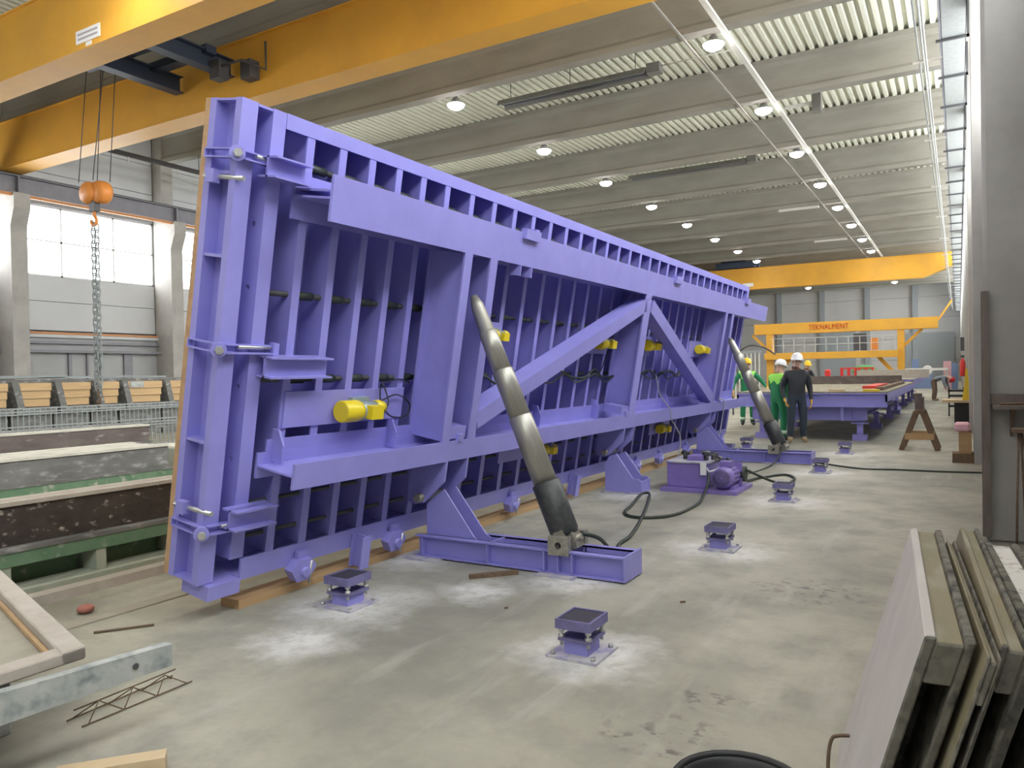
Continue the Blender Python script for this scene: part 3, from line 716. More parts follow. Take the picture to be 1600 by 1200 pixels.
cable([(NB + .05, 4.60, 1.0), (NB + .02, 4.85, 1.02), (NB - .03, 5.05, .98)])
hw = [(NB + .03, 5.62 + k * .25, 1.02 + .05 * math.sin(k * 1.7) + .02 * math.cos(k * 3.1)) for k in range(28)]
cable(hw, .014, 'hose_black', 'cable_bundle', 4)
hw2 = [(NB + .035, 6.9 + k * .3, .98 + .06 * math.sin(k * 2.3 + 1)) for k in range(20)]
cable(hw2, .010, 'hose_black', 'cable_bundle', 4)
cable([(NB + .1, 6.2, 1.35), (NB + .06, 6.2, 1.25), (NB + .1, 6.25, 1.18), (NB + .05, 6.22, 1.05)], .008)
cable([(NB + .1, 8.8, 1.35), (NB + .04, 8.82, 1.1), (NB + .03, 8.7, .98)], .008)
cable([(NF + .02, 9.9, 1.05), (NF + .04, 10.1, .8), (NF + .05, 10.6, .56), (NF + .05, 10.75, .40), (NF + .05, 11.0, .28), (NF + .08, 11.25, .08), (NF + .1, 11.2, -.2)], .009, 'cable_grey')
cable([(NF + .02, 13.3, .60), (NF + .04, 13.6, .56), (NF + .04, 13.65, .30), (NF + .04, 13.62, -.25)], .012, 'cable_grey')
# rollers and stops under the bottom rail
roll0 = None
for y in (3.95, 5.0, 6.97, 8.0, 9.7, 10.6, 11.6, 13.0, 14.2, 15.2):
    r_ = empty('roller_bracket', (NB + .05, y, WB - .06)); r_.parent = T
    MB().prism([(-.12, .0), (-.06, .07), (.06, .07), (.12, 0), (.06, -.09), (-.06, -.09)], 'x', -.05, .03).build('plate', 'purple', r_)
    MB().cyl((-.05, .0, -.02), (.06, 0, -.02), .035, seg=10).build('roller', 'purple', r_)
    MB().box(-.03, .0, -.05, .05, .07, .125).build('mount_block', 'purple', r_)
    MB().cyl((.03, .06, .05), (.03, .06, -.12), .010, seg=6).build('bolt', 'zinc', r_)
for y in (4.55, 8.42, 10.15): tp('stop_post', MB().prism(hsec(-.06, .06, -.05, .05, .012, .012), 'z', WB - .19, WB + .07)).location = (NB + .07, y, 0)
tp('foot_block', MB().box(SK + .08, NB + .05, YA + .05, YA + .30, WB - .10, WB - .005), 'purple')

# timber bearer under the table
tag(MB().box(-4.36, -4.18, 3.45, 15.4, 0.0, .06).build('timber_bearer', 'wood'), 'long brown timber bearer on the floor under the tilted purple table', 'timber')
tag(MB().box(-4.93, -4.80, 1.2, 15.4, 0.0, .010).build('floor_rail', 'deck_dusty'), 'flat dusty rail strip on the floor behind the purple table', 'rail')

# ------------------------------------------------------------------ cylinder bases, pedestal, cylinders
def base_frame(yc, hw, label, z=.19, x0=-4.02, x1=-2.12):
    e = empty('cylinder_base', (-3.0, yc, 0), label, 'steel base')
    ox = 3.0
    for s in (-1, 1):
        ya, yb = (-hw, -hw + .07) if s < 0 else (hw - .07, hw)
        web = (ya + .058, yb) if s < 0 else (ya, yb - .058)
        MB().box(x0 + ox, x1 + ox, ya, yb, .012, .022).box(x0 + ox, x1 + ox, ya, yb, z - .012, z).box(x0 + ox, x1 + ox, web[0], web[1], .012, z).build('channel', 'purple', e)
        MB().prism([(-3.95 + ox, .012), (-3.40 + ox, .012), (-3.40 + ox, z - .02), (-3.46 + ox, z + .01), (-3.76 + ox, .585), (-3.945 + ox, .46)], 'y', web[0] + s * -.014, web[1] + s * -.014).build('hinge_plate', 'purple', e)
        for xx in (-3.95, -3.3, -2.78, -2.66, -2.54): MB().box(xx + ox - .006, xx + ox + .006, ya, yb, .015, z - .005).build('stiffener', 'purple', e)
    MB().box(x1 + ox, x1 + ox + .015, -hw - .005, hw + .005, .012, z + .01).build('end_plate', 'purple', e)
    MB().box(-3.3 + ox, -3.28 + ox, -hw + .07, hw - .07, .05, z - .002).build('cross_plate', 'purple', e)
    MB().box(-4.15 + ox, -3.75 + ox, -hw - .1, hw + .1, 0, .012).build('foot_plate', 'purple_dusty', e)
    MB().box(-2.82 + ox, -2.50 + ox, -hw - .08, hw + .08, 0, .012).build('foot_plate', 'purple_dusty', e)
    for s in (-1, 1):
        yy = (-hw - .02, -hw + .04) if s < 0 else (hw - .04, hw + .02)
        MB().holed(-2.73 + ox, -2.56 + ox, z - .03, z + .11, -2.645 + ox, z + .045, .028, yy[0], yy[1], 'y').build('pivot_lug', 'raw_steel', e)
    return e
base_frame(5.335, .165, 'purple channel base carrying the cylinder beside the hydraulic hose loop')
base_frame(13.17, .20, 'purple channel base beyond the hydraulic power unit, carrying the black-and-grey cylinder', x1=-2.07)
pd = empty('hinge_pedestal', (-3.6, 9.25, 0), 'purple hinge pedestal with stepped side plates beside the power unit', 'pedestal')
MB().box(-.40, .14, -.2, .2, 0, .015).build('foot_plate', 'purple_dusty', pd)
for s in (-1, 1): MB().prism([(-.36, .015), (.13, .015), (.13, .16), (.09, .19), (.02, .19), (-.20, .50), (-.30, .47), (-.36, .36)], 'y', s * .15 - .01, s * .15 + .01).build('side_plate', 'purple', pd)
MB().box(.115, .13, -.14, .14, .015, .16).build('front_plate', 'purple', pd)

def cylinder(p0, p1, label, flip=False):
    p0 = Vector(p0); p1 = Vector(p1); d = (p1 - p0); L = d.length; d.normalize()
    e = empty('hydraulic_cylinder', p0, label, 'cylinder')
    e.rotation_mode = 'QUATERNION'; e.rotation_quaternion = d.to_track_quat('Z', 'Y')
    MB().lathe([(.10, .05), (.115, .08), (.115, L * .225), (.105, L * .23)], seg=24).build('barrel', 'barrel_black', e)
    MB().lathe([(.096, L * .22), (.096, L * .49), (.09, L * .495)], seg=24).build('stage', 'rod_steel', e)
    MB().lathe([(.087, L * .49), (.087, L * .68), (.082, L * .685)], seg=24).build('stage', 'rod_steel', e)
    MB().lathe([(.078, L * .68), (.076, L * .84), (.070, L * .845), (.064, L * .85), (.054, L * .96), (.03, L)], seg=24).build('rod', 'rod_steel', e)
    MB().box(-.07, .07, -.09, .09, -.07, .06).build('clevis', 'raw_steel', e)
    MB().box(.06, .12, -.04, .04, .02, .10).build('port', 'raw_steel', e)
    MB().cyl((0, -.128, 0), (0, .128, 0), .026, seg=12).build('pivot_pin', 'raw_steel', e)
    return e
cylinder((-2.645, 5.335, .235), (-3.47, 5.31, 2.20), 'telescopic steel hydraulic cylinder with black barrel beside the hose loop')
cylinder((-2.55, 13.17, .235), (-3.40, 13.22, 2.10), 'telescopic hydraulic cylinder propping the purple table next to the workers')

# ------------------------------------------------------------------ hydraulic power unit
pu = empty('power_unit', (-2.85, 9.85, 0), 'purple hydraulic power unit with tank, motor and valves on the floor', 'power unit')
MB().box(-.50, .48, -.40, .45, .0, .045).build('base_plate', 'purple_pump', pu)
tk = MB().box(-.45, .075, -.26, .42, .045, .36).build('tank', 'purple_pump', pu, bevel=.008)
MB().box(-.47, .095, -.28, .44, .36, .378).build('tank_lid', 'purple_dusty', pu)
MB().box(.085, .10, -.272, -.262, .23, .35).build('label_tag', 'white_paper', pu) if False else MB().box(.0, .075, -.30, -.283, .22, .375).build('label_tag', 'white_paper', pu)
mo = MB().lathe([(.06, -.02), (.115, .0), (.132, .03), (.132, .12), (.128, .13), (.128, .40), (.09, .43)], seg=24, M4=Matrix.Rotation(R(-90), 4, 'X')).build('motor', 'purple_pump', pu); mo.location = (.285, -.33, .20)
for k in range(16):
    a = 2 * math.pi * k / 16
    MB().obox((.125 * math.cos(a), .15, .125 * math.sin(a)), (.125 * math.cos(a), .38, .125 * math.sin(a)), .008, .03, up=(math.cos(a), 0, math.sin(a))).build('cooling_fin', 'purple_pump', mo)
for rr in (.03, .055, .08, .10): MB().tube([(rr * math.cos(2 * math.pi * k / 20), -.022, rr * math.sin(2 * math.pi * k / 20)) for k in range(20)], .004, 5, closed=True).build('grille_ring', 'dark_steel', mo)
MB().box(-.07, .07, .14, .32, .12, .19).build('terminal_box', 'purple_pump', mo)
MB().box(.18, .40, -.22, .05, .045, .09).build('motor_foot', 'purple_pump', pu)
MB().box(.14, .43, .09, .11, .045, .36).build('bell_plate', 'purple_pump', pu)
MB().cyl((.285, .11, .2), (.285, .28, .2), .08, seg=16).build('pump', 'dark_steel', pu)
MB().box(-.22, -.02, -.12, .12, .378, .44).build('valve_block', 'purple_pump', pu)
for (a, b, zz, m_) in ((-.30, .05, .46, 'hose_black'), (.0, -.02, .47, 'dark_steel'), (.06, .1, .45, 'dark_steel'), (-.06, .15, .46, 'raw_steel'), (.15, -.05, .42, 'raw_steel')):
    MB().cyl((a, b, .37), (a, b, zz), .03, seg=10).cyl((a - .05, b, zz), (a + .06, b, zz), .022, seg=8).build('valve', m_, pu)
MB().tube(smooth_path([(-.02, -.05, .44), (.08, -.15, .47), (.2, -.05, .42), (.28, .12, .33)]), .012, 6).build('pressure_pipe', 'dark_steel', pu)
MB().tube(smooth_path([(.05, -.2, .34), (.10, -.26, .27), (.18, -.2, .29), (.22, -.1, .33)]), .010, 6).build('wire', 'white_paper', pu)
MB().cyl((.41, .18, .2), (.46, .18, .2), .10, seg=18).build('coil', 'hose_black', pu)
def hose(pts, r, m, label, cat='hose', name='hydraulic_hose', n=8):
    return tag(MB().tube(smooth_path(pts, n), r, 8).build(name, m), label, cat)
hose([(-2.54, 5.36, .30), (-2.45, 5.5, .24), (-2.50, 5.9, .03), (-2.62, 6.3, .018), (-2.66, 6.67, .018), (-2.84, 7.4, .018), (-3.13, 8.4, .018), (-3.33, 9.0, .03), (-3.40, 8.9, .035), (-3.25, 8.2, .018), (-3.17, 7.8, .018),
      (-3.02, 7.58, .018), (-2.8, 7.6, .018), (-2.62, 7.9, .018), (-2.60, 8.6, .018), (-2.68, 9.1, .04), (-2.72, 9.42, .12), (-2.74, 9.55, .25)], .017, 'hose_black', 'dark hydraulic hose looped on the floor between cylinder and power unit')
hose([(-2.50, 5.9, .03), (-2.62, 6.25, .012), (-2.78, 6.3, .012), (-2.92, 6.2, .012)], .010, 'hose_black', 'short loose hose tail beside the channel base', n=6) if False else None
hose([(-2.62, 9.95, .40), (-2.35, 10.1, .22), (-2.05, 10.5, .03), (-1.98, 11.1, .02), (-2.2, 11.5, .02), (-2.45, 11.0, .02), (-2.5, 10.5, .05), (-2.45, 10.2, .2)], .017, 'hose_black', 'dark hydraulic hose curling on the floor behind the pump motor')
hose([(-2.5, 13.1, .3), (-2.55, 12.8, .1), (-2.6, 12.2, .02), (-2.75, 11.2, .02), (-2.8, 10.4, .15)], .012, 'hose_black', 'thin hose from the power unit to the base near the workers')
hose([(-2.05, 13.3, .012), (-1.35, 12.7, .012), (-.83, 12.75, .012), (-.24, 12.76, .012), (.32, 12.84, .012)], .014, 'hose_black', 'dark electric cable lying across the floor toward the wall', 'cable', 'floor_cable')

# ------------------------------------------------------------------ levelling jacks
def jack(x, y, label, group=None, first=[None]):
    e = empty('levelling_jack', (x, y, 0), label, 'jack', group); e.scale = (1, 1, 1.05)
    if first[0] is None:
        parts = [MB().box(-.15, .15, -.15, .15, 0, .014).build('base_plate', 'purple_dusty', e),
                 MB().box(-.07, .07, -.08, .08, .014, .10).build('body', 'purple', e),
                 MB().box(-.095, .095, -.105, .105, .085, .100).build('lower_plate', 'jack_purple', e),
                 MB().box(-.105, .105, -.12, .12, .150, .162).box(-.105, .105, -.12, -.108, .162, .200).box(-.105, .105, .108, .12, .162, .200).box(-.105, -.093, -.108, .108, .162, .200).box(.093, .105, -.108, .108, .162, .200).build('tray', 'jack_purple', e),
                 MB().box(-.092, .092, -.107, .107, .162, .194).build('rubber_pad', 'pad_dark', e)]
        bolt = MB().cyl((0, 0, .06), (0, 0, .150), .010, seg=8).cyl((0, 0, .10), (0, 0, .116), .018, seg=6).cyl((0, 0, .132), (0, 0, .150), .018, seg=6).build('bolt', 'zinc', e)
        anch = MB().cyl((0, 0, .014), (0, 0, .032), .014, seg=6).build('anchor_bolt', 'zinc', e)
        bolt.location = (-.08, -.09, 0); anch.location = (-.12, -.12, 0)
        first[0] = (parts, bolt, anch)
        pp = [(.08, -.09), (-.08, .09), (.08, .09)]; aa = [(.12, -.12), (-.12, .12), (.12, .12)]
    else:
        for p in first[0][0]: share(p.name.split('.')[0], p, e)
        pp = [(-.08, -.09), (.08, -.09), (-.08, .09), (.08, .09)]; aa = [(-.12, -.12), (.12, -.12), (-.12, .12), (.12, .12)]
    for a, b in pp: share('bolt', first[0][1], e, (a, b, 0))
    for a, b in aa: share('anchor_bolt', first[0][2], e, (a, b, 0))
jack(-1.81, 3.80, 'purple levelling jack standing alone on floor, its dusty dark tray clear of any base')
jack(-3.60, 3.88, 'purple levelling jack under the tilted table near its lower corner')
jack(-1.80, 6.60, 'purple levelling jack next to the end of the channel base and hose loop')
jack(-1.79, 9.33, 'purple levelling jack next to the hydraulic power unit motor')
jack(-1.79, 12.1, 'purple levelling jack near the end of the channel base beyond the power unit')
jack(-1.79, 14.95, 'purple levelling jack in front of the flat purple table and sawhorse')
jack(-3.62, 15.3, 'purple levelling jack behind the channel base near the workers')
jack(-3.62, 13.85, 'purple levelling jack under the tilted table near the workers')

# ------------------------------------------------------------------ casting beds on the left
def bed(name, label, xf, xb, y0, y1, zt, zb, mface, mtop, green=True, posts=()):
    """a long formwork bed: side board facing the aisle, top strip, green frame and legs"""
    e = empty(name, ((xf + xb) / 2, (y0 + y1) / 2, 0), label, 'casting bed')
    cx, cy = (xf + xb) / 2, (y0 + y1) / 2
    def q(nm, x0, x1, ya, yb, z0, z1, m): return MB().box(x0 - cx, x1 - cx, ya - cy, yb - cy, z0, z1).build(nm, m, e)
    q('side_board', xf - .05, xf, y0, y1, zb, zt, mface)
    q('side_board', xb, xb + .05, y0, y1, zb, zt, mface)
    q('end_board', xb + .05, xf - .05, y0, y0 + .05, zb, zt, mface); q('end_board', xb + .05, xf - .05, y1 - .05, y1, zb, zt, mface)
    q('top_strip', xf - .10, xf + .02, y0, y1, zt, zt + .03, mtop); q('top_strip', xb - .02, xb + .1, y0, y1, zt, zt + .03, mtop)
    q('bed_plate', xb + .05, xf - .05, y0 + .05, y1 - .05, zt - .03, zt + .02, mtop)
    q('ledge', xf, xf + .10, y0, y1, zb - .03, zb, 'form_grey')
    if green:
        q('side_beam', xf + .02, xf + .09, y0, y1, zb - .13, zb - .03, 'green_steel')
        q('side_beam', xb - .09, xb - .02, y0, y1, zb - .13, zb - .03, 'green_steel')
        q('foot_beam', xf - .1, xf + .16, y0, y1, 0.0, .075, 'green_dusty')
        y = y0 + .3
        while y < y1:
            MB().prism([(xf - .35 - cx, .075), (xf + .08 - cx, .075), (xf + .08 - cx, zb - .13), (xf - .02 - cx, zb - .13)], 'y', y - cy - .04, y - cy + .04).build('leg', 'green_dusty', e)
            y += .7
        q('back_plate', xb + .02, xb + .05, y0, y1, 0, zb - .13, 'green_steel')
    else:
        y = y0 + .4
        while y < y1: q('leg', xf - .2, xf, y, y + .12, 0, zb - .03, 'form_brown'); q('leg', xb, xb + .2, y, y + .12, 0, zb - .03, 'form_brown'); y += 1.2
    return e
bed('casting_bed', 'long casting bed with black side board, nearest one behind the purple table', -5.9, -6.12, .4, 15.0, .66, .37, 'form_black', 'wood_dusty')
tag(MB().box(-5.62, -5.50, .4, 15.0, 0, .07).build('floor_kerb', 'wood_dusty'), 'dusty timber kerb on the floor along the green-legged casting bed', 'kerb')
bed('casting_bed', 'casting bed with grey stained side board and green beam, second behind the purple table', -9.0, -9.8, .6, 6.35, .68, .42, 'form_grey', 'form_top')
bed('casting_bed', 'pale-topped low casting bed adjoining the grey stained one', -8.9, -9.9, 6.7, 16.0, .60, .36, 'green_dusty', 'form_top')
bed('casting_bed', 'casting bed with brown rusty side board before the wire mesh', -12.5, -12.75, .6, 8.45, .735, .47, 'form_brown', 'form_top', green=False)
# wire mesh fence of reinforcement standing behind the brown bed
me_ = empty('wire_mesh', (-15, 7.5, 0), 'grey welded wire mesh standing upright in front of the wooden formwork', 'mesh')
for zz in (.60, .72, .95, 1.0, 1.06): MB().box(-.012, .012, -6, 5.2, zz - .012, zz + .012).build('wire', 'mesh_steel', me_)
wire = None
for k in range(112):
    yy = -6 + k * .1
    if wire is None: wire = MB().box(-.008, .008, -.008, .008, .0, 1.06).build('wire', 'mesh_steel', me_); wire.location = (0, yy, 0)
    else: share('wire', wire, me_, (0, yy, 0))
MB().box(-.9, -.3, -6, 5.2, .5, .62).build('spacer_board', 'form_grey', me_)
# row of timber shutter boxes behind the mesh
edges = [e_ * 1.105 for e_ in (4.6, 5.65, 6.75, 7.85, 8.95, 9.88, 10.8, 11.52, 12.7, 13.9, 15.1)]
for k in range(len(edges) - 1):
    ya, yb = edges[k] + .07, edges[k + 1] - .02
    e = empty('timber_shutter', (-19.9, (ya + yb) / 2, 0), 'tan timber shutter of stacked boards in the row behind the wire mesh' if k != 7 else 'tan timber shutter with a grey patch in the row behind the mesh', 'formwork', 'timber shutters behind the mesh' if k != 7 else None)
    L = yb - ya
    for j in range(3):
        MB().box(-.04 + .05 * j - .1, .0 + .05 * j - .1, -L / 2 + .05 * (2 - j), L / 2 - .12, .94 + j * .2, 1.13 + j * .2).build('board', 'wood_board', e)
    MB().prism([(-L / 2 - .14, 1.56), (-L / 2 + .02, 1.56), (-L / 2 + .16, .9), (-L / 2 - .0, .9)], 'x', -.25, .03).build('brace', 'form_grey', e)
    MB().box(-.5, .02, -L / 2, L / 2, .78, .92).build('base', 'form_grey', e)
    MB().box(-.4, -.3, -L / 2, L / 2, 0, .8).build('support', 'form_grey', e)
    if k == 7: MB().box(.012, .02, -L / 2 + .1, -.1, 1.36, 1.52).build('patch', 'zinc_plank', e)
for k in range(9):
    y0 = 5.0 + rnd.random() * 3.5; L = 4 + rnd.random() * 4; x = -20.5 - .10 * k
    tag(MB().obox((x, y0, 1.66 + .02 * (k % 3)), (x, y0 + L, 1.66 + .02 * ((k + 1) % 3)), .06, .05).build('steel_bar', 'mesh_steel'), 'long grey steel bar lying on top of the timber shutters', 'steel bar', 'steel bars on the shutters')
tag(MB().box(-21.5, -20.42, 4.9, 16.6, 1.45, 1.62).build('shutter_platform', 'form_grey'), 'grey platform carrying the steel bars above the timber shutters', 'platform')
tag(MB().box(-21.3, -20.45, 4.9, 16.6, 0, 1.45).build('platform_base', 'form_grey'), 'dark grey base block under the steel bar platform', 'base')

# ------------------------------------------------------------------ foreground, left: dusty form frame on a plank
lf = empty('formwork_table', (-3.8, 1.9, 0), 'dusty wooden form frame raised on supports beside the zinc plank', 'form frame')
Cc = Vector((-3.135, 1.809)); Aa = Vector((-5.4, 2.474)); Bb = Vector((-3.15, .6)); off = Vector((3.8, -1.9))
def plan(poly, z0, z1, nm, m): return MB().prism([(p[0] + off.x, p[1] + off.y) for p in poly], 'z', z0, z1).build(nm, m, lf, bevel=.006)
sd = (Aa - Cc).normalized(); fr = (Bb - Cc).normalized(); dpt = Aa + (Bb - Cc)
def strip(p, d, other, wd, L): return [p, p + d * L, p + d * L + other * wd, p + other * wd]
plan(strip(Cc, fr, sd, .10, 1.2), .40, .45, 'front_rail', 'wood_dusty')
plan(strip(Cc, sd, fr, .10, 2.3), .40, .455, 'side_rail', 'wood_dusty')
plan(strip(Cc + sd * .1 + fr * .1, sd, fr, 1.0, 2.2), .375, .39, 'deck', 'deck_dusty')
plan(strip(Cc + sd * .12 + fr * .34, sd, fr, .035, 2.2), .39, .425, 'inner_rail', 'wood_dusty')
plan(strip(Cc + sd * .1 + fr * .1, sd, fr, .02, 2.2), .39, .42, 'inner_strip', 'wood')
plan(strip(Cc + sd * .5 + fr * .2, sd, fr, .8, .15), 0, .375, 'support', 'form_grey'); plan(strip(Cc + sd * 1.9 + fr * .2, sd, fr, .8, .15), 0, .375, 'support', 'form_grey')
zp = empty('zinc_plank', (-3.08, 1.6, 0), 'mottled zinc-grey plank edge with a dark disc below the dusty frame', 'plank')
a, b = Vector((-3.02, 2.10, 0)), Vector((-3.26, .6, 0))
dn = (b - a).normalized(); nrm = Vector((dn.y, -dn.x, 0))
o3 = Vector((3.12, -1.6, 0))
MB().add([p + o3 for p in (a + Vector((0, 0, .30)), b + Vector((0, 0, .24)), b + Vector((0, 0, .397)), a + Vector((0, 0, .395)),
          a + Vector((0, 0, .30)) + Vector((-.05, 0, 0)), b + Vector((0, 0, .24)) + Vector((-.05, 0, 0)), b + Vector((0, 0, .397)) + Vector((-.05, 0, 0)), a + Vector((0, 0, .395)) + Vector((-.05, 0, 0)))],
         [(0, 3, 2, 1), (4, 5, 6, 7), (0, 1, 5, 4), (1, 2, 6, 5), (2, 3, 7, 6), (3, 0, 4, 7)]).build('board', 'zinc_plank', zp)
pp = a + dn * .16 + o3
MB().cyl((pp.x + .001, pp.y, .345), (pp.x + .006, pp.y, .345), .013, seg=10).build('dark_disc', 'dark_steel', zp)  # dark disc stands in for a bolt hole, its darkness put in by colour
MB().box(-.09, -.02, -.35, -.22, 0, .27).build('support', 'form_grey', zp); MB().box(-.12, -.05, -.9, -.75, 0, .25).build('support', 'form_grey', zp)
# lattice girder on the floor, loose bar, timber offcuts
lg = empty('lattice_girder', (-3.45, 2.2, 0), 'small rusty steel lattice girder lying on floor under the plank', 'lattice girder')
MB().tube([(.06, -.27, .008), (.055, .30, .008)], .0038, 5).tube([(-.06, -.27, .008), (-.10, .30, .008)], .0038, 5).tube([(0, -.27, .07), (-.02, .26, .07)], .0038, 5).build('bar', 'rust', lg)
for k in range(3):
    y = -.24 + k * .17
    MB().tube([(.06, y, .008), (0, y + .085, .07), (.058, y + .17, .008)], .0032, 5).tube([(-.065, y, .008), (0, y + .085, .07), (-.07, y + .17, .008)], .0032, 5).build('diagonal', 'rust', lg)
tag(MB().tube([(-4.59, 2.70, .008), (-4.39, 2.97, .008)], .008, 6).build('steel_rod', 'rust'), 'short dark steel rod lying on floor beyond the zinc plank', 'rod')
tag(MB().obox((-3.22, 4.80, .015), (-2.96, 5.08, .015), .05, .03).build('flat_bar', 'rust'), 'short flat steel bar lying in front of the channel base', 'steel bar')
tag(MB().obox((-3.0, 1.60, .03), (-2.745, 1.895, .03), .08, .06).build('timber_offcut', 'wood_pale'), 'pale yellow timber offcut lying on the floor', 'timber')
tag(MB().sphere((-5.05, 2.92, .03), .05, 8, 6, sc=(1, 1.2, .6)).build('rag', 'rag_red'), 'small red rag at the foot of the green-legged bed', 'rag')
for (x, y, s, lbl) in ((-1.62, 4.93, .03, 'small brown wood chip near the end of the channel base'), (-2.6, 4.28, .02, 'tiny dark scrap on the open floor before the channel base')):
    tag(MB().obox((x, y, .006), (x + s, y + s * .6, .008), .012, .01).build('wood_chip', 'wood_old'), lbl, 'scrap')

# ------------------------------------------------------------------ foreground, right: leaning form panels
def form_panel(pn, pf, th, lean, label, mface, mtop, ht=.92, z=.0, hole=True):
    """pn, pf = near and far top corner (aisle side), th = thickness, lean = run of the foot toward the aisle"""
    pn = Vector((*pn, 0)); pf = Vector((*pf, 0)); d = (pf - pn); L = d.length; d.normalize()
    e = empty('leaning_formwork', (pn.x, pn.y, 0), label, 'formwork', None, (0, 0, math.atan2(d.y, d.x) - R(90)))
    # local: y along the panel, x across (toward the wall), z up
    k = lean / ht
    def slab(n0, n1, y0, y1, h0, h1, nm, m):
        poly = [(n0 - (ht - h0) * k, h0), (n1 - (ht - h0) * k, h0), (n1 - (ht - h1) * k, h1), (n0 - (ht - h1) * k, h1)]
        return MB().prism(poly, 'y', y0, y1).build(nm, m, e, bevel=.004)
    fb = th * .24
    slab(0, fb, 0, L, 0, ht, 'face_sheet', mface)
    slab(th - fb * .8, th, 0, L, 0, ht, 'face_sheet', 'form_end')
    slab(fb, th - fb * .8, .0, L, ht - .10, ht - .012, 'top_rail', mtop)
    slab(fb, th - fb * .8, 0, L, 0, .10, 'bottom_rail', mtop)
    slab(fb, th - fb * .8, .0, L, ht - .52, ht - .45, 'middle_rail', 'form_end')
    slab(fb, th - fb * .8, L - .06, L, .1, ht - .1, 'end_post', 'form_end')
    slab(fb, th - fb * .8, .30, .36, .1, ht - .1, 'inner_post', 'form_end')
    slab(.0, fb, -.012, 0, 0, ht, 'edge_strip', 'form_end'); slab(th - fb * .8, th, -.012, 0, 0, ht, 'edge_strip', 'form_end')
    slab(fb, th - fb * .8, -.012, 0, ht - .11, ht - .012, 'edge_strip', 'form_end')
    return e
form_panel((-.074, 2.02), (-.167, 3.345), .105, .27, 'grey concrete-faced form panel, outermost of the leaning stack', 'form_concrete', 'wood_wet')
form_panel((.050, 1.95), (-.043, 3.20), .026, .27, 'thin wet wooden form panel, second in the leaning stack', 'wood_wet', 'wood_wet', ht=.915)
form_panel((.078, 2.02), (.0, 3.42), .06, .27, 'thick dark-edged form panel in the leaning stack beside the plastered one', 'wood_wet', 'wood_wet', ht=.925)
form_panel((.145, 2.15), (.072, 3.30), .11, .27, 'form panel with white plaster crust, innermost of the leaning stack', 'form_end', 'form_plaster', ht=.90)
tag(MB().tube(smooth_path([(-.41, 2.85, .0), (-.41, 2.86, .16), (-.40, 2.87, .235), (-.38, 2.88, .25), (-.345, 2.9, .25)], 4), .007, 6).build('bent_rod', 'rust'), 'bent dark rebar hook standing in front of the leaning panels', 'rod')
bk = empty('black_tub', (-.57, 2.27, 0), 'round black rubber tub on the floor beside the bent rod', 'tub')
MB().lathe([(.13, 0), (.17, .25), (.19, .30), (.20, .31), (.195, .32), (.175, .30), (.155, .25), (.12, .03), (1e-4, .03)], seg=28).build('shell', 'black_rubber', bk)
MB().tube([(.197 * math.cos(2 * math.pi * k / 28), .197 * math.sin(2 * math.pi * k / 28), .312) for k in range(28)], .012, 6, closed=True).build('rim', 'black_rubber', bk)

# near column dressing: wooden corner post, shelf and stand
tag(MB().box(.17, .235, 7.83, 7.90, .05, 2.2).build('corner_post', 'post_wood'), 'dark wooden corner strip fixed to the concrete column behind the leaning formwork', 'strip')
sh = empty('wall_shelf', (.5, 7.72, 1.18), 'dirty shelf with scrap on the concrete column behind the leaning formwork', 'shelf')
MB().box(-.25, .3, -.18, .17, 0, .03).build('shelf_board', 'post_wood', sh); MB().box(-.26, .3, .12, .17, .03, .12).build('back_strip', 'post_wood', sh)
MB().tube([(-.2, -.1, .045), (.25, -.05, .05)], .012, 6).tube([(-.15, 0, .045), (.2, .05, .06)], .01, 6).build('scrap_rod', 'rust', sh)
MB().prism([(-.18, 0), (.17, 0), (.17, -.25)], 'x', -.12, -.10).build('bracket', 'rust', sh)
st = empty('steel_stand', (.42, 7.15, 0), 'thin rusty steel stand with splayed legs before the scrap shelf', 'stand')
for (a, b) in (((-.04, 0), (-.02, .0)), ((.16, .05), (.0, .02)), ((.05, .3), (.0, .1))): MB().tube([(a[0], a[1], 0), (b[0], b[1], 1.02)], .010, 6).build('leg', 'rust', st)
MB().box(-.06, .25, -.05, .15, 1.02, 1.05).build('top_plate', 'rust', st)

